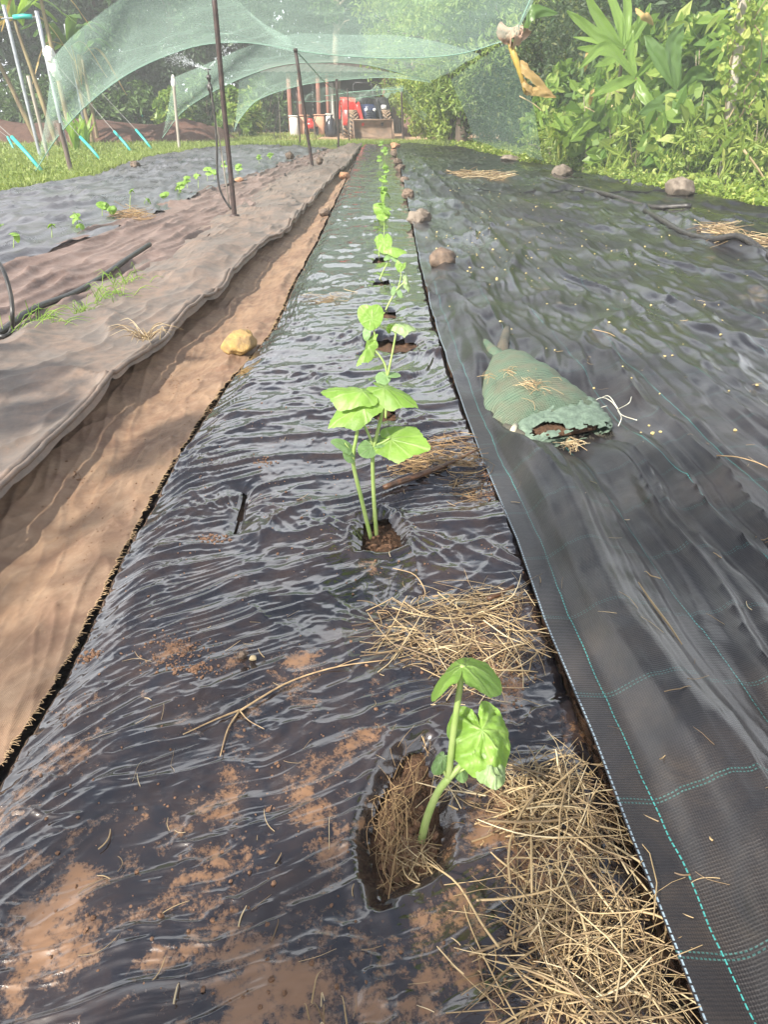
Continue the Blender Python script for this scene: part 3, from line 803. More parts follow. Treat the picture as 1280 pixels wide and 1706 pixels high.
# ================================================================== ROCKS AND CLODS
def rock(name, label, cat, px, py, wpx, hpx, z, mat, rough=.28, flat=1.0, seed=1, group=None, rz=0):
    g = G(px, py, z); k = 1 / pxm(g); w = wpx * k / 2; h = hpx * k / 2 * 1.05
    import bmesh
    bm = bmesh.new(); bmesh.ops.create_icosphere(bm, subdivisions=4, radius=1)
    V = np.array([v.co[:] for v in bm.verts])
    d = 1 + rough * noise(V[:, 0] * 1.3 + seed * 5, V[:, 1] * 1.3 + V[:, 2] * 1.1, seed) + rough * .5 * noise(V[:, 0] * 3 + V[:, 2] * 2, V[:, 1] * 3 - V[:, 2] * 2 + seed, seed + 3) + rough * .18 * noise(V[:, 0] * 9 + V[:, 2] * 7, V[:, 1] * 9 - V[:, 2] * 5, seed + 6)
    # a few chipped planes
    r3 = np.random.RandomState(seed)
    V2 = V * d[:, None]
    for i in range(int(10 * rough / .28)):
        n = r3.normal(size=3); n /= np.linalg.norm(n); lim = r3.uniform(.72, .92)
        pr_ = V2 @ n; V2 = V2 - np.clip(pr_ - lim, 0, 9)[:, None] * n[None, :] * .9
    V2 = V2 * np.array([w, w * flat, h])
    c, s = math.cos(rz), math.sin(rz)
    V2 = np.stack([V2[:, 0] * c - V2[:, 1] * s, V2[:, 0] * s + V2[:, 1] * c, V2[:, 2]], -1)
    for v, q in zip(bm.verts, V2): v.co = q
    me = bpy.data.meshes.new(name); bm.to_mesh(me); bm.free()
    me.polygons.foreach_set('use_smooth', [True] * len(me.polygons))
    o = link(name, me, mat); o.location = (g.x, g.y + w * flat * .6, z + h * .72)
    tag(o, label, cat, group)
    return o
M['yrock'] = simple('ochre stone', (.40, .26, .085), (.21, .14, .07), 14, .8, .8, 40)
M['grock'] = simple('grey brown stone', (.20, .165, .13), (.085, .065, .05), 7, .8, .6, 26)
M['brock'] = simple('brown muddy clod', (.17, .12, .085), (.06, .042, .03), 14, .75, .8, 30)
M['orock'] = simple('orange brick lump', (.42, .22, .11), (.28, .15, .09), 10, .8, .4, 30)
rock('rock', 'ochre yellow flat stone lying on the muddy brown cloth', 'rock', 397, 590, 66, 38, .075, M['yrock'], .25, .8, 3, rz=.5)
rock('soil_clod', 'round brown muddy clod sitting on the woven fabric beside the seedling row', 'clod', 738, 449, 44, 36, .16, M['brock'], .16, 1, 5)
rock('rock', 'dark pointed flat rock beside the tallest seedling of the middle bed', 'rock', 699, 376, 42, 26, .15, M['grock'], .4, .8, 8, rz=-.3)
rock('soil_clod', 'small dark clod on the fabric edge behind the pointed rock', 'clod', 681, 332, 22, 17, .15, M['brock'], .35, 1, 9)
GC = 'clods holding down the far fabric edge'
rock('soil_clod', 'brown lump fourth from the far end of the fabric edge', 'clod', 675, 305, 16, 11, .14, M['brock'], .35, 1, 10, GC)
rock('soil_clod', 'brown angular lump on the far fabric edge, near its end', 'clod', 667, 287, 19, 14, .14, M['brock'], .4, 1, 11, GC)
rock('soil_clod', 'dark boxy lump second from the far end of the fabric edge', 'clod', 657, 261, 12, 12, .14, M['clod'], .4, 1, 12, GC)
rock('soil_clod', 'rusty lump at the far end of the fabric edge', 'clod', 659, 248, 17, 11, .14, M['orock'], .4, 1, 13, GC)
rock('soil_clod', 'broken lump between two clods on the far fabric edge', 'clod', 663, 275, 16, 12, .14, M['brock'], .4, 1, 19, GC)
rock('rock', 'large brown stone on the right border of the fabric below the ivy post', 'rock', 1136, 327, 52, 30, .07, M['grock'], .3, .8, 14)
rock('rock', 'grey green cloth covered stone on the right border by the yellow weeds', 'rock', 938, 294, 34, 20, .07, M['grock'], .35, .8, 15)
rock('rock', 'flat grey stone farther along the right border of the fabric', 'rock', 852, 270, 34, 11, .07, M['grock'], .3, .8, 16)
rock('rock', 'reddish brown stone on the grass side edge of the left film', 'rock', 224, 280, 17, 12, .10, M['brock'], .35, 1, 17)
rock('soil_clod', 'rounded brown clod on the left path beside the second post', 'clod', 532, 273, 13, 12, .12, M['brock'], .25, 1, 18)
rock('soil_clod', 'black round clod on the left bed near its far end', 'clod', 482, 264, 16, 11, .13, M['clod'], .3, 1, 20)
rock('soil_clod', 'orange brown lump on the path cloth where it narrows', 'clod', 573, 298, 18, 12, .06, M['orock'], .4, 1, 21)
rock('soil_clod', 'dark crumbling lump on the path cloth edge, left of the bed', 'clod', 540, 360, 22, 14, .06, M['brock'], .45, .8, 22)
rock('rock', 'small terracotta chip beside the left bed seedlings', 'rock', 398, 303, 14, 7, .10, M['orock'], .3, 1, 23)
rock('soil_clod', 'pair of pebbles clod on the near film below the straw patch', 'pebble', 404, 1098, 16, 13, .135, M['brock'], .3, 1, 24)
rock('pebble', 'tiny pale pebble touching the brown pebble on the near film', 'pebble', 421, 1101, 13, 9, .135, simple('pale pebble', (.45, .36, .22), (.35, .27, .15), 20, .7), .3, .7, 25)
rock('pebble', 'small tan stone alone on the right hand black fabric', 'pebble', 1252, 661, 12, 9, .09, simple('tan pebble', (.50, .36, .24), (.4, .28, .18), 20, .7), .25, 1, 26)

# soil spilled in the gap by the yellow rock
def crumbs(name, label, cat, spots, mat, seed):
    r2 = random.Random(seed); import bmesh
    bm = bmesh.new(); bmesh.ops.create_icosphere(bm, subdivisions=1, radius=1)
    T = np.array([v.co[:] for v in bm.verts]); Fq = np.array([[v.index for v in f.verts] for f in bm.faces]); bm.free()
    Vs, Fs = [], []; o = 0
    for (x, y, z, r) in spots:
        V = T * (1 + .35 * np.random.RandomState(r2.randrange(99999)).uniform(-1, 1, T.shape)) * np.array([r * r2.uniform(.8, 1.5), r, r * r2.uniform(.5, .9)])
        a = r2.uniform(0, 6.3); c, s = math.cos(a), math.sin(a)
        V = np.stack([V[:, 0] * c - V[:, 1] * s + x, V[:, 0] * s + V[:, 1] * c + y, V[:, 2] + z], -1)
        Vs.append(V); Fs.append(Fq + o); o += len(T)
    ob = link(name, arr_mesh(name, np.concatenate(Vs), np.concatenate(Fs), False), mat)
    return tag(ob, label, cat, kind='stuff')
_LK = {}
def zat(fn, x, y):
    """height of a sheet, from a table near the camera"""
    if fn in (zE, zF, zsoil) and -1.2 < x < 1.9 and .3 < y < 3.6:
        if fn not in _LK:
            gx_, gy_ = np.meshgrid(np.arange(-1.25, 1.96, .008), np.arange(.25, 3.66, .008)); _LK[fn] = fn(gx_, gy_)
        T = _LK[fn]; u = (x + 1.25) / .008; v = (y - .25) / .008; i = int(v); j = int(u); u -= j; v -= i
        return float((T[i, j] * (1 - u) + T[i, j + 1] * u) * (1 - v) + (T[i + 1, j] * (1 - u) + T[i + 1, j + 1] * u) * v)
    return float(fn(np.array([x]), np.array([y]))[0])
def blob(n, px, py, sx, sy, r0, r1, fn, z=.13):
    out = []
    for i in range(n):
        g = G(px + rnd.gauss(0, sx), py + rnd.gauss(0, sy), z)
        r = rnd.uniform(r0, r1) * rnd.uniform(.4, 1)
        out.append((g.x, g.y, zat(fn, g.x, g.y) + r * .3, r))
    return out
spt = []
for a in ((200, 295, 1085, 28, 12, .001, .004), (110, 330, 1118, 20, 5, .001, .005), (60, 275, 1110, 14, 6, .001, .004), (80, 350, 893, 14, 4, .001, .006), (40, 440, 770, 14, 5, .001, .006),
          (160, 700, 775, 25, 14, .001, .005), (200, 810, 790, 8, 25, .001, .005), (200, 780, 1070, 60, 26, .001, .004), (160, 830, 1125, 25, 25, .001, .005), (70, 150, 1080, 10, 4, .001, .006)):
    spt += blob(a[0], *a[1:], zE)
for i in range(520):
    g = G(rnd.uniform(60, 900), rnd.uniform(480, 1690), .13)
    if g.x < float(E_L(np.array([g.y]))[0]) + .1 or g.x > float(F_L(np.array([g.y]))[0]): continue
    r = rnd.uniform(.0012, .0045) * rnd.choice((.6, .7, 1)); spt.append((g.x, g.y, zat(zE, g.x, g.y) + r * .3, r))
spt = [q for q in spt if min(h.sd(np.array([q[0]]), np.array([q[1]]))[0] for h in HOLES) > .004]
for i in range(240):
    g = G(rnd.gauss(683, 26), rnd.gauss(1425, 30), .10)
    if HOLES[0].sd(np.array([g.x]), np.array([g.y]))[0] < -.01: spt.append((g.x, g.y, zat(zsoil, g.x, g.y) + .003, rnd.uniform(.002, .008)))
for i in range(120):
    g = G(rnd.uniform(604, 670), rnd.uniform(862, 914), .10)
    if HOLES[1].sd(np.array([g.x]), np.array([g.y]))[0] < -.008: spt.append((g.x, g.y, zat(zsoil, g.x, g.y) + .003, rnd.uniform(.002, .008)))
crumbs('soil_crumbs', 'crumbs of reddish soil scattered over the middle black film', 'soil crumbs', spt, mat_soil('crumb soil', (.13, .07, .042), (.33, .19, .115), 60), 3)
spt = []
for a in ((150, 290, 630, 60, 45, .001, .004), (60, 290, 625, 10, 8, .001, .005), (120, 200, 800, 90, 60, .001, .004), (60, 120, 900, 50, 60, .001, .004), (60, 400, 520, 30, 40, .001, .005), (30, 130, 780, 12, 6, .002, .006)):
    spt += [q for q in blob(*a, zD, .05) if C_R(np.array([q[1]]))[0] + .03 < q[0] < E_L(np.array([q[1]]))[0]]
crumbs('soil_crumbs', 'brown crumbs and bits scattered over the muddy brown cloth', 'soil crumbs', spt, mat_soil('crumb soil brown', (.10, .055, .035), (.30, .17, .10), 60), 4)
spt = []
for i in range(420):
    px, py = rnd.uniform(690, 1280), 250 + 500 * rnd.random() ** 1.7
    if rnd.random() < .5: px, py = rnd.gauss(760 + (py - 280) * .4, 60), rnd.uniform(262, 480)
    g = G(px, py, .1)
    if not F_L(np.array([g.y]))[0] + .1 < g.x < F_R(np.array([g.y]))[0]: continue
    r = rnd.uniform(.002, .0075) * rnd.choice((.6, 1, 1)) * (1 + .05 * g.y); spt.append((g.x, g.y, zat(zF, g.x, g.y) + r * .2, r))
crumbs('fallen_petals', 'pale yellow leaf bits scattered over the far right black fabric', 'leaf litter', spt, simple('pale leaf bits', (.50, .43, .20), (.33, .25, .11), 50, .7), 6)
spt = []
for a in ((160, 435, 565, 10, 12, .004, .013), (160, 420, 590, 14, 10, .003, .012), (200, 345, 685, 10, 18, .003, .01)):
    spt += blob(*a, lambda x, y: zE_base(x, y) * 0 + .045, .05)
crumbs('soil_crumbs', 'loose soil spilled in the gap between brown cloth and bed by the ochre stone', 'soil crumbs', spt, mat_soil('gap soil', (.12, .075, .045), (.36, .23, .12), 60), 8)

# ================================================================== STRAW, STICKS
M['straw'] = leafmat('dry straw', (.13, .085, .05), (.42, .31, .165), .5, .08, c3=(.60, .50, .32), spec=.45)
M['strawd'] = leafmat('old straw', (.15, .09, .045), (.36, .24, .12), .6, .05, c3=(.48, .35, .18))
def straw_pile(name, label, n, sampler, fn, lr, rr, mat, hmax=.02, seed=1, dirf=None, dens=None):
    r2 = random.Random(seed); mb = MB()
    k = 0
    while k < n:
        q = sampler(r2)
        if q is None: continue
        x, y = q; k += 1
        a = r2.uniform(0, math.pi) if dirf is None else dirf(r2, x, y)
        L = r2.uniform(*lr) * r2.choice((.5, .8, 1, 1)); c, s = math.cos(a), math.sin(a)
        h = hmax * r2.random() ** 1.6; tilt = r2.uniform(-.3, .3) * L * .6; bow = r2.gauss(0, .10) * L; kink = r2.choice((0, 0, 0, .2, -.2)) * L; arch = r2.uniform(-.03, .06) * L
        pts = []
        for t in (-.5, -.2, .1, .35, .5):
            kk = kink * max(0, t - .1); bx = x + c * t * L - s * (bow * (1 - 4 * t * t) + kk) + r2.gauss(0, .008) * L
            by = y + s * t * L + c * (bow * (1 - 4 * t * t) + kk)
            g0 = zat(fn, bx, by)
            pts.append((bx, by, max(g0 + .002, zat(fn, x, y) + .003 + h + tilt * t * 2 + arch * (1 - 4 * t * t))))
        r = r2.uniform(*rr) * r2.choice((.4, .5, .65, .8, 1.15))
        mb.tube(spline(pts, 7), [r, r * .95, r * .6], 5 if r > .0012 else 4, False)
    return tag(mb.build(name, mat), label, 'straw', kind='stuff')
def in_poly(poly, z=.13):
    H = Hole(poly, z); xs = [p[0] for p in H.p]; ys = [p[1] for p in H.p]
    def f(r2):
        x = r2.uniform(min(xs), max(xs)); y = r2.uniform(min(ys), max(ys))
        d = H.sd(np.array([x]), np.array([y]))[0]
        if d > 0 or r2.random() > min(1, .25 - d * 14): return None
        if noise(np.array([x * 9]), np.array([y * 9]), 77)[0] < -.22 and r2.random() < .8: return None
        return x, y
    return f
straw_pile('straw_mulch', 'heap of pale dry straw at the lower right between near film and woven fabric', 420,
           in_poly([(800, 1720), (790, 1590), (850, 1530), (850, 1430), (880, 1340), (975, 1300), (1010, 1330), (1060, 1480), (1120, 1640), (1150, 1720)]), zE, (.05, .28), (.0008, .0021), M['straw'], .035, 11)
straw_pile('straw_chaff', 'short broken chaff mixed into the lower right straw heap', 420,
           in_poly([(790, 1720), (780, 1590), (840, 1530), (840, 1430), (760, 1400), (740, 1320), (980, 1270), (1015, 1320), (1065, 1480), (1125, 1640), (1155, 1720)]), zE, (.008, .04), (.0008, .0022), M['strawd'], .012, 31)
straw_pile('straw_chaff', 'short broken chaff mixed into the straw patch behind the nearest seedling', 260,
           in_poly([(600, 1020), (680, 1005), (800, 975), (890, 985), (930, 1080), (890, 1140), (840, 1170), (720, 1145), (640, 1085)]), zE, (.008, .04), (.0007, .0018), M['strawd'], .008, 32)
straw_pile('straw_mulch', 'band of straw running right from the nearest seedling toward the fabric edge', 230,
           in_poly([(715, 1330), (760, 1290), (900, 1270), (960, 1240), (1000, 1290), (1005, 1350), (900, 1380), (780, 1370)]), zE, (.04, .16), (.0009, .0017), M['straw'], .025, 12)
straw_pile('straw_mulch', 'matted straw patch on the film behind the nearest seedling', 330,
           in_poly([(600, 1020), (680, 1005), (800, 980), (880, 990), (925, 1080), (890, 1130), (840, 1165), (720, 1140), (640, 1085)]), zE, (.04, .24), (.0008, .0018), M['straw'], .022, 13, dirf=lambda r2, x, y: r2.gauss(0.1, .75))
straw_pile('straw_mulch', 'small brown straw patch beside the stick behind the pair of seedlings', 260,
           in_poly([(650, 790), (700, 745), (780, 735), (805, 770), (800, 850), (780, 850), (740, 790), (680, 815)]), zE, (.04, .16), (.0009, .0017), M['strawd'], .015, 14, dirf=lambda r2, x, y: r2.gauss(0.1, .6))
straw_pile('straw_mulch', 'clump of straw stuffed upright in the left side of the nearest planting hole', 130,
           in_poly([(618, 1420), (640, 1320), (660, 1250), (700, 1215), (715, 1240), (690, 1330), (680, 1440), (650, 1480)], .11), zsoil, (.05, .13), (.0006, .0012), M['strawd'], .05, 15, dirf=lambda r2, x, y: r2.gauss(1.35, .5))
straw_pile('straw_mulch', 'few bits of straw round the base of the nearest seedling', 70,
           in_poly([(650, 1440), (680, 1400), (720, 1390), (740, 1410), (720, 1460), (670, 1475)], .11), zsoil, (.03, .09), (.0008, .0015), M['straw'], .03, 16)
straw_pile('straw_mulch', 'dry straw patch on the right black fabric near the pipe fold', 120,
           in_poly([(1165, 385), (1200, 372), (1230, 390), (1285, 400), (1285, 412), (1210, 408)], .09), zF, (.2, .5), (.004, .006), M['straw'], .05, 17, dirf=lambda r2, x, y: r2.gauss(-.1, .5))
straw_pile('straw_mulch', 'streak of pale straw on the far right fabric', 110,
           in_poly([(755, 293), (800, 288), (850, 292), (845, 299), (770, 300)], .1), zF, (.3, .7), (.006, .01), M['straw'], .05, 18, dirf=lambda r2, x, y: r2.gauss(0, .4))
straw_pile('straw_mulch', 'dry straw round the tall single seedling of the left bed', 90,
           in_poly([(188, 358), (215, 347), (240, 352), (248, 360), (210, 362)], .1), zA, (.2, .45), (.003, .005), M['strawd'], .03, 19, dirf=lambda r2, x, y: r2.gauss(0, .5))
straw_pile('straw_mulch', 'few yellow straw stems on the film above the round leaved seedling', 34,
           in_poly([(490, 502), (525, 488), (585, 490), (575, 506), (525, 508)]), zE, (.08, .2), (.0015, .0025), M['straw'], .02, 20, dirf=lambda r2, x, y: r2.gauss(0, .4))
straw_pile('straw_mulch', 'loose straw bits scattered across the near film', 90,
           lambda r2: (lambda g: (g.x, g.y) if E_L(np.array([g.y]))[0] + .12 < g.x < F_L(np.array([g.y]))[0] else None)(G(r2.uniform(150, 950), r2.uniform(700, 1690), .13)), zE, (.015, .06), (.0007, .0013), M['straw'], .004, 21)
straw_pile('straw_mulch', 'loose straw bits scattered across the right woven fabric', 60,
           lambda r2: (lambda g: (g.x, g.y) if F_L(np.array([g.y]))[0] + .02 < g.x < F_R(np.array([g.y]))[0] else None)(G(r2.uniform(800, 1280), r2.uniform(480, 1690), .1)), zF, (.015, .06), (.0008, .0016), M['straw'], .004, 22)
def tuft(name, label, cat, px, py, z, n, lr, spread, mat, rr=(.0012, .002), lean=(0, 0), seed=1, flat=.6):
    r2 = random.Random(seed); mb = MB(); g = G(px, py, z)
    for i in range(n):
        a = r2.uniform(0, 6.28); L = r2.uniform(*lr); c, s = math.cos(a), math.sin(a)
        p0 = g + Vector((r2.gauss(0, spread), r2.gauss(0, spread), 0))
        d = Vector((c * flat + lean[0], s * flat + lean[1], r2.uniform(.3, 1)))
        d.normalize(); p1 = p0 + d * L * .55; p2 = p1 + Vector((d.x, d.y, d.z * .1 - .25)) * L * .5
        mb.tube(spline([p0, p1, p2], 6), [r2.uniform(*rr), r2.uniform(*rr) * .8, .0004], 4, False)
    return tag(mb.build(name, mat), label, cat)
M['grassb'] = leafmat('grass blade', (.13, .24, .035), (.24, .38, .06), .4, .3, c3=(.34, .42, .12))
tuft('straw_tuft', 'pale dry grass tuft caught on the grey cloth hem', 'straw tuft', 243, 565, .17, 45, (.08, .26), .025, M['straw'], (.0015, .0026), (-.1, .1), 31, 1)
tuft('grass_tuft', 'green grass tuft beside the drip pipe, nearest the camera on the left', 'grass tuft', 60, 548, .09, 45, (.12, .34), .08, M['grassb'], (.002, .0035), (.5, .3), 32)
tuft('grass_tuft', 'green grass tuft at the torn end of the grey cloth', 'grass tuft', 178, 503, .09, 45, (.12, .30), .07, M['grassb'], (.002, .0035), (.2, .2), 33)
tuft('grass_tuft', 'sparse grass blades on the dark fold left of the cloth ridge', 'grass tuft', 206, 478, .09, 26, (.1, .32), .06, M['grassb'], (.002, .0035), (.2, .2), 34)
tuft('grass_tuft', 'little grass sprouting between the two left green tufts', 'grass tuft', 135, 524, .09, 24, (.08, .2), .035, M['grassb'], (.0018, .003), (.2, .2), 35)
tuft('dry_weed', 'dry upright weed stalks at the bottom edge of the photo', 'weed', 548, 1700, .135, 7, (.05, .10), .012, M['straw'], (.0009, .0015), (0, 0), 36, .15)

M['wood'] = simple('wet dark wood', (.13, .062, .030), (.05, .028, .018), 26, .45, .6, 60, stretch=(1, .25, 1))
M['twig'] = simple('pale twig', (.42, .30, .16), (.26, .17, .09), 40, .6, .3, 90)
def on(fn, pts, dz=.004, z=.13):
    out = []
    for (px, py) in pts:
        g = G(px, py, z); out.append(Vector((g.x, g.y, zat(fn, g.x, g.y) + dz)))
    return out
q = on(zE, [(640, 826), (690, 808), (745, 786), (797, 760)], .014)
mz = max(p.z for p in q)
for i, p in enumerate(q): p.z = mz - .001 * i
tag(MB().tube(spline(q, 14), [.009, .0115, .010, .007, .004], 8, True, .16).build('stick', M['wood']), 'dark wet wooden stick lying across the film edge behind the seedling pair', 'stick')
mb = MB()
for pts, r in (([(648, 1106), (560, 1119), (480, 1140), (400, 1188)], (.0012, .0024)), ([(402, 1186), (360, 1205), (306, 1231)], (.0024, .0011)), ([(398, 1190), (380, 1220), (368, 1268)], (.0022, .001)), ([(400, 1188), (415, 1205), (441, 1222)], (.0016, .0008)), ([(560, 1119), (585, 1108), (600, 1104)], (.0012, .0007))):
    mb.tube(spline(on(zE, pts, .007), 14), list(r), 6, True, .1)
tag(mb.build('forked_twig', M['twig']), 'thin pale forked twig lying on the near film', 'twig')
tag(MB().tube(spline(on(zE, [(655, 952), (690, 962), (708, 985), (705, 1003)], .008), 12), [.0012, .0018, .001], 5).build('curled_stem', M['twig']), 'curled brown stem lying just beyond the straw patch', 'twig')
tag(MB().tube(spline(on(zE, [(812, 1010), (835, 1000), (855, 988)], .02), 8), [.006, .006, .004], 7, True, .15).build('stick', M['wood']), 'short brown stick on the straw patch near the fabric edge', 'stick')
tag(MB().tube(spline(on(zE, [(830, 1600), (800, 1560), (760, 1490), (712, 1440)], .03), 12), [.0022, .0018, .0015], 5).build('long_straw', M['straw']), 'single long straw stem leaning from the nearest hole to the straw heap', 'straw stem')
tag(MB().tube(spline([G(885, 1360, .16), G(915, 1320, .17), G(972, 1265, .19)], 10), [.0022, .0014], 5).build('long_straw', M['straw']), 'long pale straw pointing up right over the straw band', 'straw stem')
tag(MB().tube(spline([G(887, 1510, .15), G(886, 1440, .18), G(885, 1360, .16)], 10), [.002, .002], 5).build('long_straw', M['straw']), 'long pale straw standing upright out of the straw heap', 'straw stem')
tag(MB().tube(spline(on(zF, [(1053, 1022), (1075, 1050), (1105, 1095), (1122, 1130)], .006, .12), 10), [.0016, .0034, .0012], 5).build('dry_leaf', M['straw']), 'narrow dry leaf blade lying in a fold of the near woven fabric', 'leaf')
for i, (c, pts) in enumerate((('curly dry stem on the right fabric beyond the sandbag cord', [(1190, 778), (1225, 780), (1262, 785), (1285, 798)]), ('thin dry stalk on fabric beside the sandbag', [(985, 572), (1010, 577), (1022, 583)]))):
    tag(MB().tube(spline(on(zF, pts, .006, .1), 10), [.0028, .0022, .0015], 5).build('dry_stalk', M['twig']), c, 'twig')

# ================================================================== PIPES
M['pipe'] = simple('black polythene pipe', (.018, .018, .019), (.05, .045, .04), 14, .38, .15, 40)
q = on(zB, [(-60, 600), (0, 560), (60, 527), (120, 495), (165, 470), (215, 440), (250, 414)], .03, .06)
tag(MB().tube(spline(q, 40), .022, 12).build('drip_pipe', M['pipe']), 'straight black drip pipe half sunk in the pinkish cloth path', 'pipe')
b = G(12, 556, .08)
q = [P(-30, 405, b.y + .6), P(2, 445, b.y + .25), P(17, 490, b.y + .1), P(20, 525, b.y + .02), G(19, 548, .09), G(8, 560, .085), G(-20, 558, .085)]
tag(MB().tube(spline(q, 40), .0125, 10).build('hose', M['pipe']), 'black hose arching down at the left edge to meet the drip pipe', 'hose')
q = on(zF, [(1075, 352), (1100, 368), (1140, 388), (1185, 404), (1230, 414), (1290, 434)], .02, .08)
tag(MB().tube(spline(q, 40), .03, 10).build('drip_pipe', M['pipe']), 'dark pipe under the fold at the right edge of the fabric', 'pipe')
q = on(zF, [(900, 298), (940, 306), (975, 318), (1020, 334), (1080, 346), (1150, 352)], .02, .08)
tag(MB().tube(spline(q, 40), .032, 10).build('drip_pipe', M['pipe']), 'dark pipe along the far right border of the fabric', 'pipe')
# ================================================================== SANDBAG
def mat_net_sack():
    t = NT('green shade net sack'); o = t.obj(); uv = t.uv()
    d = t.ramp(t.noise(o, 9, 6, .65, .4), [(.42, 0), (.70, .65)])
    rib = t.n('ShaderNodeTexWave', bands_direction='Y', i_Vector=uv, i_Scale=16.0, i_Distortion=1.2, i_Detail=1.5).outputs[1]
    rib2 = t.n('ShaderNodeTexWave', bands_direction='X', i_Vector=uv, i_Scale=42.0, i_Distortion=.8).outputs[1]
    col = t.mixc(t.math('MULTIPLY', rib, .6), (.080, .128, .084), (.155, .215, .145))
    col = t.mixc(d, col, (.15, .125, .085))
    h = t.math('ADD', rib, t.math('MULTIPLY', rib2, .3))
    nrm = t.bump(h, .9, .004); nrm = t.bump(t.noise(o, 22, 6, .65), .6, .016, nrm)
    return t.done(t.pr(Base_Color=col, Roughness=.62, Specular_IOR_Level=.4, Normal=nrm))
M['sack'] = mat_net_sack()
M['sackdark'] = simple('dark sack hem', (.05, .055, .045), (.10, .085, .06), 20, .6, .4, 60)
M['cord'] = simple('white cord', (.55, .55, .47), (.42, .40, .32), 40, .7)
M['tape'] = simple('cream tape', (.50, .45, .33), (.36, .34, .25), 20, .6)

def loft(secs, n=40, seed=0, amp=.0, cap=True):
    """secs: (centre, half width vec, half height, base z) rings with flattened bottom"""
    V = []; m = len(secs)
    for i, (c, w, h) in enumerate(secs):
        for k in range(n):
            t = 2 * math.pi * k / n
            cs, sn = math.cos(t), math.sin(t)
            z = sn * h if sn > 0 else sn * h * .35
            e = 1 + amp * float(noise(np.array([cs * 2 + i * .33]), np.array([sn * 2 + seed]), seed)[0])
            V.append(Vector(c) + Vector(w) * cs * e + Vector((0, 0, z * e)))
    Fc = [(i * n + k, i * n + (k + 1) % n, (i + 1) * n + (k + 1) % n, (i + 1) * n + k) for i in range(m - 1) for k in range(n)]
    if cap: Fc += [tuple(range(n - 1, -1, -1)), tuple((m - 1) * n + k for k in range(n))]
    return V, Fc
def lerp_secs(keys, m):
    out = []; ts = np.linspace(0, 1, len(keys)); tt = np.linspace(0, 1, m)
    A = np.array([[*k[0], *k[1], k[2]] for k in keys])
    B = np.stack([np.interp(tt, ts, A[:, j]) for j in range(7)], -1)
    for _ in range(3):
        B[1:-1] = .25 * B[:-2] + .5 * B[1:-1] + .25 * B[2:]
    return [(tuple(b[:3]), tuple(b[3:6]), float(b[6])) for b in B]
zb = .142
def sec(l, r, h, dz=0):          # left / right outline pixels on the ground, height
    a = G(*l, zb); b = G(*r, zb); c = (a + b) / 2; c.z += dz
    return (tuple(c), tuple((b - a) / 2), h)
root = empty('sandbag', G(890, 690, zb), 'lumpy green netting sandbag with torn open mouth lying on the woven fabric', 'sandbag')
keys = [sec((812, 602), (868, 598), .05), sec((804, 622), (885, 606), .095), sec((801, 648), (912, 626), .12), sec((804, 672), (938, 645), .132), sec((813, 694), (958, 660), .124), sec((826, 708), (983, 672), .102), sec((843, 720), (998, 680), .085), sec((855, 728), (1003, 686), .055)]
V, Fc = loft(lerp_secs(keys, 44), 56, 5, .07)
mb = MB().add(V, Fc); me = mb.mesh('bag_body')
uvl = me.uv_layers.new(name='UVMap'); li = np.zeros(len(me.loops), np.int32); me.loops.foreach_get('vertex_index', li)
uvl.data.foreach_set('uv', np.stack([(li % 56) / 56.0, (li // 56) / 44.0], -1).astype(np.float32).ravel())
body = link('bag_body', me, M['sack'], root); rel(body)
# tied neck: two bunched ears and a dark lashing
mb = MB()
mb.tube(spline([G(843, 606, zb + .03), G(826, 592, zb + .05), G(813, 578, zb + .045), G(808, 570, zb + .04)], 10), [.045, .036, .03, .02], 14, True, .12)
nk = mb.build('neck', M['sack'], root); rel(nk)
mb = MB()
mb.tube(spline([G(835, 596, zb + .04), G(838, 580, zb + .06), G(842, 562, zb + .07), G(846, 545, zb + .065)], 10), [.026, .03, .024, .012], 10, True, .2)
mb.tube(spline([G(828, 584, zb + .04), G(805, 578, zb + .03), G(785, 572, zb + .02)], 10), [.02, .014, .01], 8, True, .25)
rel(mb.build('neck_tie', M['sackdark'], root))
# mouth: ribbed collar lying open with a dark hole on top and a ragged lip
msec = lerp_secs([sec((845, 716), (998, 678), .074), sec((848, 726), (1004, 684), .066), sec((860, 737), (1014, 694), .060), sec((876, 745), (1021, 706), .050), sec((888, 750), (1020, 716), .036)], 26)
V, Fc = loft(msec, 90, 9, .10, cap=False)
V = [v + Vector((0, 0, .008 * float(noise(np.array([v.x * 30]), np.array([v.y * 30]), 8)[0]))) for v in V]
holes_ = [Hole([(884, 722), (890, 711), (900, 704), (918, 702), (938, 706), (946, 712), (940, 718), (918, 716), (904, 722), (892, 727)], zb + .055), Hole([(928, 733), (934, 727), (944, 730), (941, 738), (932, 740)], zb + .04)]
keep = []
for q in Fc:
    c = sum((V[a] for a in q), Vector()) / len(q); ring = q[0] // 90
    if c.z > zb + .015:
        t_ = (zb + .055 - CH) / (c.z - CH)
        if min(h.sd(np.array([c.x * t_]), np.array([c.y * t_]))[0] for h in holes_) < 0: continue
    if ring > 20 and float(noise(np.array([(q[0] % 90) * .33]), np.array([ring * .35]), 12)[0]) > .35 - (ring - 20) * .08: continue
    keep.append(q)
mb = MB().add(V, keep); me = mb.mesh('mouth')
M['mouth'] = simple('light green net collar', (.155, .215, .160), (.09, .13, .095), 40, .6, .6, 130)
rel(link('mouth', me, M['mouth'], root))
mb = MB()
V, Fc = loft([(tuple(G(880, 728, zb)), (.05, 0, 0), .03), (tuple(G(915, 720, zb)), (.09, -.02, 0), .035), (tuple(G(960, 712, zb)), (.08, -.02, 0), .03), (tuple(G(985, 702, zb)), (.03, 0, 0), .02)], 20, 2, .1)
mb.add(V, Fc); rel(mb.build('filling', M['soil'], root))
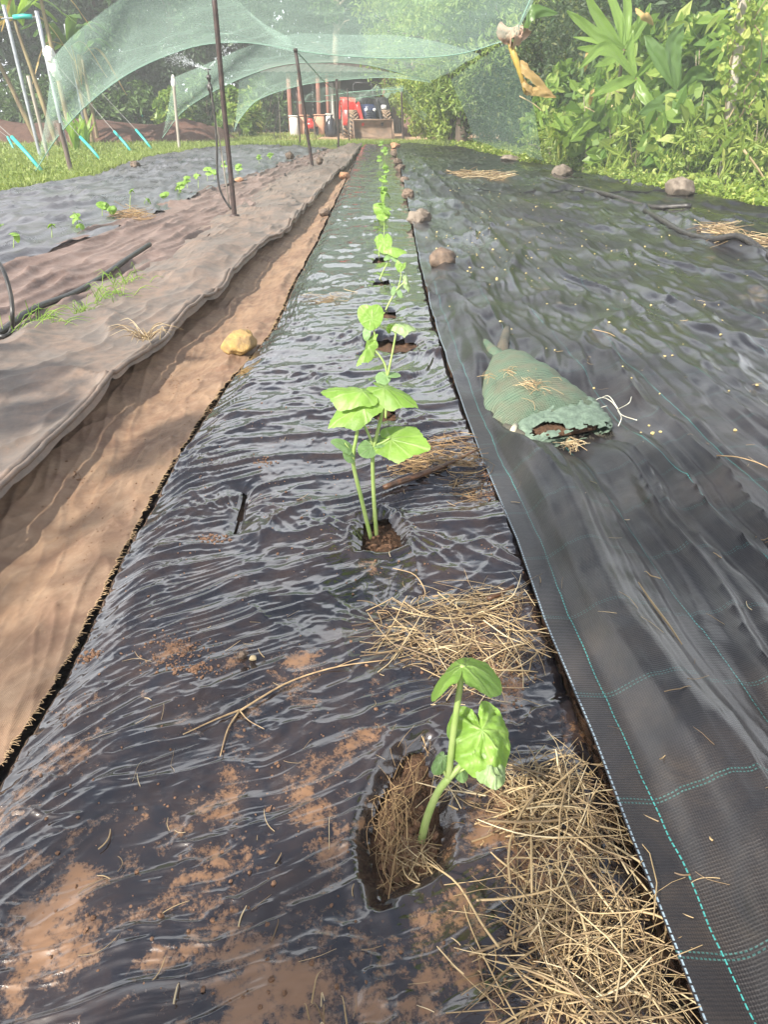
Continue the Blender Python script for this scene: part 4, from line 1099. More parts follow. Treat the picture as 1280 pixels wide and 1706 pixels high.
mb = MB()       # ragged fringe threads
for i in range(260):
    u = rnd.random(); px = 882 + 138 * u; py = 748 + 4 * math.sin(u * 9) - 32 * u * u
    p = G(px + rnd.gauss(0, 3), py + rnd.gauss(0, 4), zb - .02); a = rnd.uniform(3.4, 6.0); L = rnd.uniform(.008, .03)
    mb.tube(spline([p, p + Vector((math.cos(a) * L * .5, math.sin(a) * L * .4, rnd.uniform(0, .015))), p + Vector((math.cos(a) * L, math.sin(a) * L, rnd.uniform(-.012, .006)))], 5), .0009, 3, False)
rel(mb.build('fringe', M['sackdark'], root))
mb = MB().tube(spline([G(842, 712, zb + .02), G(866, 726, zb + .015), G(888, 738, zb + .0), G(900, 744, zb - .02)], 10), [.018, .022, .02, .012], 10, True, .1)
rel(mb.build('rolled_hem', M['sackdark'], root))
mb = MB().tube([G(860, 709, zb + .035), G(856, 716, zb + .034), G(853, 724, zb + .02)], [.012, .013, .012], 8)
rel(mb.build('tape', M['tape'], root))
mb = MB()
for pts in ([(975, 682), (1000, 663), (1018, 668), (1030, 682), (1038, 692), (1062, 700)], [(1000, 664), (1015, 660), (1030, 680)], [(1030, 682), (1048, 672), (1053, 661)], [(1030, 684), (1036, 696), (1031, 710)], [(965, 700), (985, 690), (1000, 680), (1012, 676)]):
    mb.tube(spline([G(x, y, max(zb - .01, zat(zF, G(x, y, .11).x, G(x, y, .11).y)) + .008 + .02 * (i == 1)) for i, (x, y) in enumerate(pts)], 24), .0019, 5)
rel(mb.build('drawstring', M['cord'], root))
def zbag(x, y): return np.full(np.shape(x), zb + .105)
bm_ = MB()
for (px, py, n, sx) in ((885, 640, 26, 9), (852, 622, 12, 6), (815, 628, 8, 4), (955, 742, 22, 6), (905, 655, 8, 10), (975, 690, 6, 8)):
    for i in range(n):
        z = zb + (.118 if py < 680 else .02)
        p = G(px + rnd.gauss(0, sx), py + rnd.gauss(0, sx * .8), z); a = rnd.uniform(0, 6.3); L = rnd.uniform(.015, .05)
        d = Vector((math.cos(a), math.sin(a), rnd.uniform(-.1, .2)))
        bm_.tube(spline([p - d * L, p + Vector((rnd.gauss(0, .01), rnd.gauss(0, .01), .012)), p + d * L], 5), .0011, 4, False)
ob = bm_.build('straw_bits', M['straw']); tag(ob, 'wisps of dry straw lying on top of the green sandbag', 'straw', kind='stuff')

# ================================================================== POSTS, SPRINKLERS
M['rust'] = simple('dark rusty steel', (.065, .040, .034), (.03, .022, .021), 12, .5, .3, 60, metal=.25)
M['galv'] = simple('galvanised tube', (.42, .44, .47), (.30, .31, .34), 6, .38, .1, 60, metal=.5)
M['palewood'] = simple('weathered pale timber', (.36, .33, .28), (.24, .21, .17), 9, .8, .4, 40, stretch=(1, 1, .15))
M['darkwood'] = simple('weathered dark timber', (.16, .12, .10), (.08, .06, .05), 9, .8, .5, 40, stretch=(1, 1, .15))
M['turq'] = simple('turquoise plastic sleeve', (.03, .36, .31), (.04, .30, .27), 6, .45)
M['white'] = simple('white plastic wrap', (.70, .70, .66), (.52, .52, .48), 14, .6, .5, 30)
M['wire'] = simple('steel wire', (.30, .30, .28), (.2, .2, .19), 20, .5, metal=.4)
def post(name, label, base, top, r, mat, z=.0, Yt=None, n=12, cat='post', group=None, cap=None):
    b = G(*base, z); t_ = P(*top, Yt or b.y)
    root = empty(name, b, label, cat, group)
    d = (t_ - b); L = d.length
    pts = [b - Vector((0, 0, .15))] + [b.lerp(t_, i / 6) + (Vector((rnd.gauss(0, .004), rnd.gauss(0, .004), 0)) if 0 < i < 6 else Vector()) for i in range(7)]
    rel(MB().tube(pts, r, n).build('shaft', mat, root))
    if cap == 'plate':
        rel(MB().disc_ring(t_, d, [(r * 1.15, -.05), (r * 1.25, -.05), (r * 1.25, .012), (0, .014)], 16).build('top_cap', mat, root))
        rel(MB().disc_ring(b, (0, 0, 1), [(r * 1.02, .0), (r * 1.9, .002), (r * 2.0, .03), (r * 1.05, .035)], 16).build('base_collar', mat, root))
    if cap == 'rag':
        mb = MB().tube(spline([t_ - d.normalized() * .30, t_ - d.normalized() * .15, t_ + d.normalized() * .06], 9), [.05, .075, .085, .06, .03], 12, True, .22)
        rel(mb.build('wrap', M['white'], root))
    return root, b, t_
GP = 'rusty posts down the left path'
_, p1b, p1t = post('steel_post', 'tall near rusty steel post standing on the left path, taller than the photo', (391, 362), (351, -60), .029, M['rust'], .10, cat='post', group=GP, cap='plate')
_, p2b, p2t = post('steel_post', 'second rusty post, leaning left, its top holding up the net peak', (521, 281), (492, 82), .035, M['rust'], .10, cap='plate', group=GP)
_, p3b, p3t = post('steel_post', 'thin rusty post at the far end of the beds, left of the tractor wheel', (564, 245), (561, 132), .04, M['rust'], .0, cap='plate', group=GP)
_, p4b, p4t = post('steel_post', 'thin dark post at the far end of the right fabric, right of the loader bucket', (672, 236), (669, 146), .045, M['rust'], .0, cap='plate')
post('steel_post', 'thinnest far post standing before the tractor wheel', (582, 238), (579, 148), .028, M['rust'], .0, cap='plate')
post('steel_post', 'far dark post left of the leaning second post, at the dirt edge', (500, 240), (494, 150), .035, M['rust'], .0, cap='plate')
post('timber_post', 'pale thin wooden stake with a white wrapped top at the left bed edge', (299, 252), (288, 128), .05, M['palewood'], .0, cap='rag')
_, p7b, p7t = post('timber_post', 'dark leaning wooden post in the grass at the left bed edge', (120, 292), (97, 205), .05, M['darkwood'], .0)
_, kb, kt = post('steel_tube', 'tall silver tube behind the dark wooden post, wrapped with a white rag', (117, 280), (60, 18), .045, M['galv'], .0, group='silver tubes at the left')
post('steel_tube', 'leftmost tall silver tube rising out of the grass', (67, 262), (5, 8), .05, M['galv'], .0, group='silver tubes at the left')
post('timber_post', 'pale square timber between the two tall silver tubes', (80, 264), (46, 126), .055, M['palewood'], .0, n=4)
post('steel_tube', 'silver tube behind the white rag, in front of the banana trunks', (147, 240), (108, 40), .06, M['galv'], .0, group='silver tubes at the left')
# white rag knotted on the net
rg = MB()
c = P(88, 106, kb.y - .15)
for i in range(9):
    u = i / 8; q = P(80 + 12 * u + rnd.uniform(-4, 4), 86 + 38 * u, kb.y - .2 + rnd.uniform(-.08, .08))
    rg.tube(spline([q + Vector((-.08, 0, .1)), q + Vector((rnd.uniform(-.05, .05), 0, 0)), q + Vector((.05, 0, -.12))], 6), [.03, .085, .09, .04], 9, True, .3)
tag(rg.build('white_rag', M['white']), 'bunched white rag tied round the silver tube at the corner of the net', 'rag')

def guy(label, top, a, b, sleeve=True):
    zb_ = 0.0; B = G(*b, zb_); A = P(*a, B.y + (.5 if top[1] < a[1] else 0)); Tp = P(*top, B.y + 2.0)
    root = empty('guy_wire', B, label, 'guy wire', 'guy wires with turquoise sleeves')
    rel(MB().tube([B, A, Tp], .008, 5).build('wire', M['wire'], root))
    rel(MB().tube([B - Vector((0, 0, .05)), B.lerp(A, .5), A], .042, 12).build('sleeve', M['turq'], root))
guy('nearest guy wire with a long turquoise sleeve, at the far left', (-40, 175), (19, 228), (76, 290))
guy('guy wire with turquoise sleeve just right of the dark wooden post', (100, 190), (133, 228), (171, 268))
guy('guy wire with turquoise sleeve before the red soil bank, third from the left', (70, 80), (190, 219), (224, 257))
guy('short guy wire with turquoise sleeve right of the third', (155, 140), (226, 216), (257, 252))
guy('guy wire with the rightmost turquoise sleeve, highest in the photo', (150, 95), (233, 190), (268, 228))
guy('farthest short turquoise sleeve at the left edge behind the nearest one', (-20, 205), (12, 228), (24, 250))
root = empty('cross_rail', P(38, 28, kb.y), 'short turquoise plastic rail joining the tops of the silver tubes', 'rail')
rel(MB().tube([P(22, 29, kb.y + .3), P(38, 27, kb.y + .3), P(53, 28, kb.y + .3)], .05, 10).build('sleeve', M['turq'], root))
rel(MB().tube([P(2, 31, kb.y + .3), P(62, 28, kb.y + .3)], .015, 8).build('bar', M['galv'], root))

M['drop'] = NT('spray water')
_t = M['drop']; M['drop'] = _t.done(_t.pr(Base_Color=(.85, .9, .92), Roughness=.1, Transmission_Weight=.3, Specular_IOR_Level=.6))
def sprinkler(label, head, base, hose, scale=1.0, jets=(), cat='sprinkler'):
    b = G(*base, .06); h = P(*head, b.y)
    root = empty('sprinkler', b, label, cat, 'sprinklers over the left path')
    rel(MB().tube([b, b.lerp(h, .5) + Vector((.01, 0, 0)), h - Vector((0, 0, .1))], .010, 7).build('stake', M['palewood'], root))
    rel(MB().tube(spline([P(x, y, b.y - .04) if i < len(hose) - 1 else G(x, y, .08) for i, (x, y) in enumerate(hose)], 36), .014 * scale, 8).build('hose', M['pipe'], root))
    mb = MB().disc_ring(h, (0, 0, -1), [(0, -.05), (.028, -.045), (.03, .0), (.016, .01), (.016, .05), (.034, .06), (.034, .12), (.018, .13), (.018, .2), (0, .2)], 14)
    mb.box(h + Vector((0, 0, .075)), (.006, .006, .035)); mb.box(h + Vector((0, 0, .105)), (.035, .008, .006))
    rel(mb.build('head', M['pipe'], root))
    if jets:
        Vs = []; mb = MB()
        for (jx, jy, n) in jets:
            e = P(jx, jy, b.y + .4)
            for i in range(n):
                t = rnd.random() ** .75; p = h.lerp(e, t) + Vector((0, 0, .10)) + Vector((rnd.gauss(0, 1), rnd.gauss(0, 1), rnd.gauss(0, 1))) * (.006 + .07 * t * t)
                r = rnd.uniform(.003, .0065) * (1 - .4 * t); d = (e - h).normalized() * rnd.uniform(1, 3) * r
                mb.add([p + Vector((r, 0, 0)), p + Vector((-r * .5, r * .87, 0)), p + Vector((-r * .5, -r * .87, 0)), p + d + Vector((0, 0, r)), p - d - Vector((0, 0, r))], [(0, 1, 3), (1, 2, 3), (2, 0, 3), (1, 0, 4), (2, 1, 4), (0, 2, 4)])
        sp_ = mb.build('spray', M['drop'], root); sp_['kind'] = 'stuff'; rel(sp_)
sprinkler('sprinkler on a stake beside the near rusty post, throwing water both ways', (348, 132), (383, 350), [(350, 142), (357, 190), (361, 240), (362, 290), (367, 318), (380, 342), (388, 348)], 1.0, ((280, 105, 420), (392, 80, 160)))
sprinkler('sprinkler farther along, left of the second post, with its hose curling down', (464, 160), (467, 232), [(464, 170), (462, 195), (457, 220), (462, 250), (470, 268), (475, 292)], 1.3, ((425, 142, 220), (500, 142, 160)))
sprinkler('farthest sprinkler riser, before the dirt yard left of the tractor', (521, 172), (524, 232), [(521, 182), (525, 215), (529, 240), (531, 258)], 1.3, ((521, 140, 120),))

# ================================================================== NETS
def mat_net(name, cov, col=(.40, .56, .47), trans=.5):
    t = NT(name); o = t.obj()
    a = t.n('ShaderNodeBsdfDiffuse', i_Color=col).outputs[0]
    b = t.n('ShaderNodeBsdfTranslucent', i_Color=tuple(min(1, c * 1.15) for c in col)).outputs[0]
    m1 = t.n('ShaderNodeMixShader', i_0=trans); t.set(m1.inputs[1], a); t.set(m1.inputs[2], b)
    n = t.noise(o, 2.4, 5, .65)
    lw = t.n('ShaderNodeLayerWeight', i_Blend=.35).outputs['Facing']
    c = t.math('ADD', t.math('MULTIPLY_ADD', n, .16, cov - .08), t.math('MULTIPLY', lw, .25))
    m2 = t.n('ShaderNodeMixShader'); t.set(m2.inputs[0], c)
    tr = t.n('ShaderNodeBsdfTransparent').outputs[0]
    t.set(m2.inputs[1], tr); t.set(m2.inputs[2], m1.outputs[0])
    return t.done(m2.outputs[0])
M['net'] = mat_net('green shade net', .20)
M['netthin'] = mat_net('fine green net', .17)
M['nethem'] = simple('green net hem', (.16, .30, .22), (.12, .22, .17), 10, .7)
def sail(name, label, top, bot, mat, sag=.12, n=60, m=26, hem=True, ripple=.07, droplets=0):
    T = spline([P(*q) for q in top], n); B = spline([P(*q) for q in bot], n)
    V = np.zeros((m, n, 3))
    for j in range(m):
        s = j / (m - 1)
        for i in range(n):
            p = T[i].lerp(B[i], s); V[j, i] = p
    sg = np.sin(np.linspace(0, math.pi, m))[:, None]
    V[:, :, 2] -= sag * sg * (1 + 0 * V[:, :, 2])
    V[:, :, 2] += ripple * noise(V[:, :, 0] * 1.6, V[:, :, 1] * 1.1, 5) * sg
    i = np.arange(m - 1)[:, None] * n + np.arange(n - 1)[None, :]
    Fc = np.stack([i, i + 1, i + n + 1, i + n], -1).reshape(-1, 4)
    o = link(name, arr_mesh(name, V.reshape(-1, 3), Fc), mat)
    tag(o, label, 'net')
    if hem:
        MB().tube([tuple(q) for q in V[-1]], .011, 5).build('hem', M['nethem'], o)
    if droplets:
        mb = MB()
        for k in range(droplets):
            j = min(m - 1, int(m * rnd.random() ** .5)); i_ = rnd.randrange(n); p = Vector(V[j, i_]) + Vector((rnd.gauss(0, .12), rnd.gauss(0, .1), rnd.gauss(0, .01)))
            r = rnd.uniform(.003, .008)
            mb.add([p + Vector((r, 0, 0)), p + Vector((-r, 0, 0)), p + Vector((0, r, 0)), p + Vector((0, -r, 0)), p + Vector((0, 0, r)), p + Vector((0, 0, -r))],
                   [(0, 2, 4), (2, 1, 4), (1, 3, 4), (3, 0, 4), (2, 0, 5), (1, 2, 5), (3, 1, 5), (0, 3, 5)])
        d_ = mb.build('water_drops', M['drop'], o); d_['kind'] = 'stuff'
    return o
sail('shade_net', 'nearest green net sail sweeping down to the left from the rusty posts', [(85, 100, 17.8), (118, 62, 16.2), (190, 5, 14), (290, -60, 12), (349, -58, 11.2), (396, 0, 13.2), (438, 38, 16), (484, 64, 19.4)],
     [(58, 286, 17.2), (98, 225, 17.5), (150, 170, 17.9), (215, 122, 18.4), (290, 88, 18.8), (350, 73, 19.1), (420, 72, 19.4), (492, 84, 19.6)], M['net'], .10, droplets=220)
sail('shade_net', 'thin overhead net spanning from the second post to the right hand bushes', [(394, -3, 13), (520, -130, 9.5), (700, -140, 9.5), (885, -25, 12.5), (868, 45, 15)],
     [(492, 84, 19.6), (560, 92, 19), (660, 97, 18.5), (765, 90, 17.5), (858, 62, 15.5)], M['netthin'], .10, droplets=200)
sail('shade_net', 'second green net layer behind, hanging between stake and second post', [(287, 130, 30), (340, 108, 27.5), (410, 78, 23), (484, 57, 20.5), (580, 58, 20.4), (660, 59, 20.4), (740, 72, 22), (800, 90, 24)],
     [(270, 230, 29.6), (300, 190, 29.7), (342, 160, 29), (400, 131, 28), (462, 110, 27.4), (525, 104, 27.2), (610, 108, 27.4), (716, 135, 28)], M['net'], .05)
sail('shade_net', 'third green net layer, arching low to the ground on the left', [(398, 135, 28.6), (440, 118, 28), (490, 108, 28), (530, 106, 28), (600, 112, 28.5), (660, 122, 29), (718, 134, 29.5)],
     [(390, 218, 32), (402, 195, 32), (431, 166, 32), (494, 144, 32), (562, 134, 32), (650, 129, 32), (722, 137, 32)], M['net'], .05)
sail('shade_net', 'side net hanging before the dark hedge right of the beds', [(750, 134, 29), (762, 160, 28.6), (778, 195, 28.2), (790, 234, 28)],
     [(852, 64, 15.6), (872, 120, 16.4), (890, 180, 17.2), (905, 268, 18)], M['netthin'], .0, n=30, hem=False)
sail('shade_net', 'bunched far net strung loosely above the tractor', [(505, 160, 36), (540, 145, 36), (590, 152, 36.3), (640, 146, 36), (672, 142, 34)],
     [(490, 170, 36), (545, 168, 36.6), (600, 163, 36), (645, 156, 36), (672, 150, 34)], M['net'], .05, ripple=.5)
sail('shade_net', 'slack strip of far net drooping right of the tractor to the bush', [(672, 142, 34), (686, 160, 34.5), (700, 178, 35), (712, 190, 35)], [(670, 150, 34), (682, 172, 34.5), (698, 192, 35), (708, 200, 35)], M['net'], .0, n=16, m=8, ripple=.1)
for (lb, pts) in (('loose net cord looping across the far nets above the tractor', [(540, 160, 37), (600, 152, 36), (672, 148, 34)]), ('net cord strung from the second post toward the far yard', [(492, 84, 19.6), (560, 150, 33), (630, 165, 37)])):
    tag(MB().tube(spline([P(*q) for q in pts], 20), .014, 5).build('slack_cord', M['nethem']), lb, 'cord')
# right-hand net fence
def mat_fence():
    t = NT('fine mesh fence net'); uv = t.uv()
    s = t.sep(uv)
    a = t.math('LESS_THAN', t.math('FRACT', t.math('MULTIPLY', t.math('ADD', s[0], s[1]), 30)), .07)
    b = t.math('LESS_THAN', t.math('FRACT', t.math('MULTIPLY', t.math('SUBTRACT', s[0], t.math('MULTIPLY', s[1], .8)), 30)), .05)
    f = t.math('MULTIPLY', t.math('MAXIMUM', a, b), .8)
    d = t.n('ShaderNodeBsdfDiffuse', i_Color=(.14, .20, .13)).outputs[0]
    m2 = t.n('ShaderNodeMixShader'); t.set(m2.inputs[0], f); t.set(m2.inputs[1], t.n('ShaderNodeBsdfTransparent').outputs[0]); t.set(m2.inputs[2], d)
    return t.done(m2.outputs[0])
M['fence'] = mat_fence()
o = sail('net_fence', 'dark fine mesh net fence standing before the right hand bushes', [(905, -50, 17), (1000, -90, 14.5), (1120, -130, 12.6), (1330, -200, 10.4)], [(905, 282, 17.2), (1010, 303, 14.8), (1140, 328, 12.8), (1330, 366, 10.6)], M['fence'], .0, n=60, m=20, hem=False, ripple=0)
o['category'] = 'fence'
uvl = o.data.uv_layers.new(name='UVMap'); li = np.zeros(len(o.data.loops), np.int32); o.data.loops.foreach_get('vertex_index', li)
co = np.zeros(len(o.data.vertices) * 3, np.float32); o.data.vertices.foreach_get('co', co); co = co.reshape(-1, 3)
uvl.data.foreach_set('uv', np.stack([-co[li, 1], co[li, 2]], -1).astype(np.float32).ravel())
# ================================================================== TRACTOR AND YARD
M['red'] = simple('red tractor paint', (.52, .030, .025), (.40, .04, .03), 5, .35, 0, 40)
M['blue'] = simple('dark blue paint', (.025, .035, .085), (.02, .025, .05), 6, .4)
M['tyre'] = simple('muddy tyre', (.27, .19, .12), (.16, .11, .075), 8, .85, .4, 30)
M['rubber'] = simple('dark rubber', (.045, .038, .032), (.02, .018, .017), 8, .8, .3, 30)
M['bucket'] = simple('rusty muddy bucket steel', (.25, .17, .115), (.13, .09, .065), 3, .7, .3, 20)
M['dark'] = simple('dark metal', (.03, .03, .032), (.015, .015, .016), 6, .5)
M['glass'] = simple('lamp glass', (.75, .75, .72), (.6, .6, .6), 6, .15)
M['rim'] = simple('pale wheel rim', (.42, .38, .30), (.3, .25, .2), 6, .5)
tc = G(614, 229, 0.0); tc = Vector((tc.x, 40.0, 0)); tc.x = P(612, 229, 40).x
trac = empty('tractor', tc, 'red and dark blue tractor with a front loader bucket parked facing the beds', 'tractor')
trac.rotation_euler.z = R(9)
mb = MB(); mb.box((0, .1, 1.08), (.30, 1.25, .40), None, .12); mb.box((0, -1.12, 1.0), (.27, .06, .34), None, .05)
hood = mb.build('hood', M['blue'], trac)
mb = MB()
for i in range(6): mb.box((0, -1.19, .78 + i * .085), (.2, .012, .022), None, .008)
mb.build('grille', M['dark'], hood)
for sx in (-1, 1):
    mb = MB().disc_ring((sx * .2, -1.185, 1.24), (0, -1, 0), [(0, .03), (.06, .025), (.075, .0)], 16); mb.build('headlight', M['glass'], trac)
mb = MB(); mb.box((0, .3, .62), (.22, 1.5, .18), None, .05); mb.box((0, -.75, .55), (.75, .09, .09), None, .03); mb.box((0, 1.2, .65), (.8, .12, .12), None, .04)
mb.build('chassis', M['dark'], trac)
for sx in (-1, 1):      # rear fenders, red, rounded over the rear wheels
    mb = MB(); V = []; n = 16
    for i in range(n):
        a = R(-15 + 195 * i / (n - 1)); rr = .98
        for (x, q) in ((.52, rr), (1.18, rr), (1.18, rr - .07), (.52, rr - .07)):
            V.append(Vector((sx * x, 1.2 - math.cos(a) * q, .82 + math.sin(a) * q)))
    Fc = [(i * 4 + k, i * 4 + (k + 1) % 4, (i + 1) * 4 + (k + 1) % 4, (i + 1) * 4 + k) for i in range(n - 1) for k in range(4)] + [(0, 1, 2, 3), (n * 4 - 4, n * 4 - 3, n * 4 - 2, n * 4 - 1)]
    mb.add(V, Fc); mb.box((sx * .55, 1.05, 1.35), (.035, .85, .40), None, .02)
    if sx < 0: mb.box((sx * .85, .35, 1.4), (.32, .035, .34), None, .03)
    mb.build('fender', M['red'] if sx < 0 else M['dark'], trac)
def wheel(x, y, r, w):
    prof = [(r * .56, -w / 2 * .9), (r * .80, -w / 2), (r * .93, -w / 2 * .92), (r * .97, -w / 4), (r * .98, 0), (r * .97, w / 4), (r * .93, w / 2 * .92), (r * .80, w / 2), (r * .56, w / 2 * .9)]
    mb = MB().disc_ring((x, y, r), (1, 0, 0), prof, 40); tr_ = MB()
    for i in range(20):
        for sd in (-1, 1):
            a = 2 * math.pi * (i + (.5 if sd > 0 else 0)) / 20
            Mx = Matrix.Rotation(a, 3, 'X') @ Matrix.Rotation(sd * R(42), 3, 'Z')
            c = Vector((x + sd * w * .24, y, r)) + Matrix.Rotation(a, 3, 'X') @ Vector((0, 0, r * 1.0))
            tr_.box(c, (w * .34, .034, .045), Mx, .012)
    wl = MB().disc_ring((x, y, r), (1, 0, 0), [(0, -.07), (r * .3, -.06), (r * .36, -.1), (r * .56, -w * .42), (r * .58, -w * .42), (r * .58, w * .42), (r * .56, w * .42), (r * .36, .1), (r * .3, .06), (0, .07)], 32).build('wheel', M['rim'], trac)
    mb.build('tyre', M['rubber'], wl); tr_.build('tread', M['tyre'], wl)
wheel(-.80, -.75, .60, .40); wheel(.80, -.75, .60, .40); wheel(-.86, 1.2, .80, .5); wheel(.86, 1.2, .80, .5)
for sx in (-1, 1):
    mb = MB(); mb.box((sx * .46, -.35, 1.0), (.07, .16, .52), None, .03); mb.box((sx * .50, -.2, 1.28), (.1, .3, .22), None, .06)
    M_ = Matrix.Rotation(R(28), 3, 'X'); mb.box((sx * .46, -1.15, 1.08), (.06, .95, .08), M_, .025)
    mb.box((sx * .46, -1.62, .62), (.05, .22, .06), Matrix.Rotation(R(40), 3, 'X'), .02)
    mb.build('loader_arm', M['red'] if sx < 0 else M['dark'], trac)
# bucket open to the camera
mb = MB(); n = 14; V = []; W_ = .92
prof = [(-2.62, .02), (-2.35, .03), (-2.05, .08), (-1.9, .22), (-1.86, .45), (-1.95, .68), (-2.1, .82)]
pr2 = [(y + .03, z + .0) if i > 2 else (y, z - .02) for i, (y, z) in enumerate(prof)]
V = [Vector((sx * W_, y, z)) for sx in (-1, 1) for (y, z) in prof] + [Vector((sx * W_, y, z)) for sx in (-1, 1) for (y, z) in pr2]
k = len(prof)
Fc = [(i, i + 1, k + i + 1, k + i) for i in range(k - 1)] + [(2 * k + i, 2 * k + i + 1, 3 * k + i + 1, 3 * k + i) for i in range(k - 1)]
Fc += [(0, k, 3 * k, 2 * k), (k - 1, 2 * k - 1, 4 * k - 1, 3 * k - 1)]
mb.add(V, Fc)
for sx in (-1, 1):
    a = [Vector((sx * W_, y, z)) for (y, z) in prof]; b2 = [p + Vector((sx * .035, 0, 0)) for p in a]; m_ = len(a)
    mb.add(a + b2, [tuple(range(m_)), tuple(range(2 * m_ - 1, m_ - 1, -1))] + [(i, (i + 1) % m_, m_ + (i + 1) % m_, m_ + i) for i in range(m_)])
mb.box((0, -2.08, .84), (W_ + .03, .05, .03), None, .01)
mb.build('loader_bucket', M['bucket'], trac)
mb = MB()
for sx in (-1, 1): mb.tube([(sx * .48, 1.5, .9), (sx * .48, 1.5, 2.3), (sx * .40, 1.5, 2.42)], .035, 8)
mb.tube([(-.42, 1.5, 2.42), (.42, 1.5, 2.42)], .035, 8); mb.build('roll_bar', M['dark'], trac)
mb = MB(); mb.box((0, 1.0, 1.35), (.26, .26, .07), None, .05); mb.box((0, 1.28, 1.65), (.25, .06, .28), None, .05); mb.build('seat', M['dark'], trac)
mb = MB().tube([(0, .45, 1.3), (0, .62, 1.62)], .025, 8); ring = [(.19 * math.cos(t), .62 + .08 * math.sin(t), 1.63 + .17 * math.sin(t)) for t in np.linspace(0, 2 * math.pi, 21)]
mb.tube(ring, .016, 6, False); mb.build('steering_wheel', M['dark'], trac)
MB().tube([(.24, -.5, 1.4), (.24, -.5, 1.95), (.24, -.45, 2.05)], .035, 10).build('exhaust', M['dark'], trac)
mb = MB(); mb.box((.72, -.72, 1.36), (.12, .07, .09), None, .03); mb.build('work_lamp', M['glass'], trac)

M['terra'] = simple('salmon terracotta face', (.50, .27, .17), (.40, .22, .14), 3, .8, .2, 20)
M['whitep'] = simple('white painted face', (.66, .66, .62), (.50, .50, .45), 3, .7, .2, 20)
M['brownp'] = simple('brown painted boards', (.16, .085, .06), (.11, .06, .045), 3, .7, .2, 20, stretch=(6, 1, .5))
def slab(name, label, cat, px0, px1, py0, py1, Y, dep, mat, bev=.05, group=None):
    a = P(px0, py1, Y); b = P(px1, py0, Y); h = b.z
    root = empty(name, ((a.x + b.x) / 2, Y + dep, 0), label, cat, group)
    mb = MB(); mb.box((0, 0, h / 2), (abs(b.x - a.x) / 2, dep, h / 2), None, bev); mb.build('face', mat, root)
    mb = MB(); mb.box((0, 0, h + .02), (abs(b.x - a.x) / 2 + .03, dep + .03, .025), None, .015); mb.build('top_rim', mat, root)
    return root
slab('water_tank', 'white upright block tank at the yard edge, leftmost of the blocks', 'tank', 483, 496, 194, 223, 42.5, .35, M['whitep'], .08)
slab('water_tank', 'salmon pink upright block right beside the white one', 'tank', 498, 513, 193, 223, 42.8, .35, M['terra'], .08)
slab('water_tank', 'salmon pink block standing alone left of the black sack', 'tank', 523, 540, 192, 220, 43.5, .35, M['terra'], .08)
slab('water_tank', 'white block behind the black sack, below the white pole', 'tank', 544, 553, 191, 224, 43, .3, M['whitep'], .08)
slab('board_panel', 'dark brown board panel right of the tractor behind the thin post', 'panel', 672, 692, 192, 222, 43, .12, M['brownp'], .02)
mb = MB(); c = P(552, 226, 41.5); c.z = 0
V, Fc = loft([((c.x, c.y, .0), (.32, 0, 0), .0)] + [((c.x + .05 * math.sin(z * 5), c.y, z), (w, 0, 0), .0) for z, w in ()], 4) if False else ([], [])
n = 24; V = []
prof = [(0, .02), (.30, .03), (.33, .2), (.30, .45), (.25, .65), (.17, .82), (.07, .92), (.12, 1.02), (0, 1.03)]
for (r, z) in prof:
    for k in range(n):
        t = 2 * math.pi * k / n; q = r * (1 + .22 * float(noise(np.array([math.cos(t) * 2 + z * 3]), np.array([math.sin(t) * 2 + z]), 4)[0])); V.append((c.x + math.cos(t) * q, c.y + math.sin(t) * q * .8, z))
mb.add(V, [(i * n + k, i * n + (k + 1) % n, (i + 1) * n + (k + 1) % n, (i + 1) * n + k) for i in range(len(prof) - 1) for k in range(n)])
o = mb.build('plastic_sack', simple('shiny black plastic', (.02, .022, .03), (.015, .015, .02), 5, .22, .5, 12)); tag(o, 'shiny black plastic sack standing left of the tractor', 'sack')
rm = empty('garden_tiller', P(519, 222, 42), 'small red machine between the salmon blocks', 'machine'); rm.location.z = 0
mb = MB(); mb.box((0, 0, .55), (.22, .4, .16), None, .08); mb.box((-.02, -.1, .75), (.14, .2, .1), None, .06); mb.build('engine_cover', M['red'], rm)
for sx in (-1, 1): MB().disc_ring((sx * .28, .05, .24), (1, 0, 0), [(.1, -.07), (.2, -.08), (.24, -.04), (.24, .04), (.2, .08), (.1, .07), (0, .05)], 20).build('wheel', M['dark'], rm)
mb = MB()
for sx in (-1, 1): mb.tube([(sx * .12, .3, .6), (sx * .22, .9, 1.0)], .02, 6)
mb.build('handle', M['dark'], rm)
# shed
M['tin'] = simple('dark tin roof', (.07, .065, .06), (.12, .09, .075), 3, .5, .2, 8, metal=.2)
M['shedw'] = simple('dark shed boards', (.030, .026, .022), (.045, .034, .026), 3, .8, .3, 10, stretch=(5, 1, .5))
M['redpost'] = simple('red oxide post', (.24, .10, .065), (.17, .07, .05), 4, .65, .2, 10)
sh = empty('open_shed', (P(590, 222, 47).x, 47, 0), 'dark open fronted shed with red oxide posts behind the tractor', 'shed')
mb = MB(); nx = 120; x0, x1 = -5.2, 4.6; V = []
for j, (y, z) in enumerate(((-1.6, 3.05), (4.5, 3.9))):
    for i in range(nx): V.append((x0 + (x1 - x0) * i / (nx - 1), y, z + .03 * math.sin(i * 1.25)))
mb.add(V, [(i, i + 1, nx + i + 1, nx + i) for i in range(nx - 1)]); mb.add([(v[0], v[1], v[2] - .02) for v in V], [(i, i + 1, nx + i + 1, nx + i) for i in range(nx - 1)]); mb.build('roof', M['tin'], sh)
mb = MB(); mb.box((-.3, 4.3, 1.9), (4.8, .06, 1.9)); mb.build('back_wall', M['shedw'], sh)
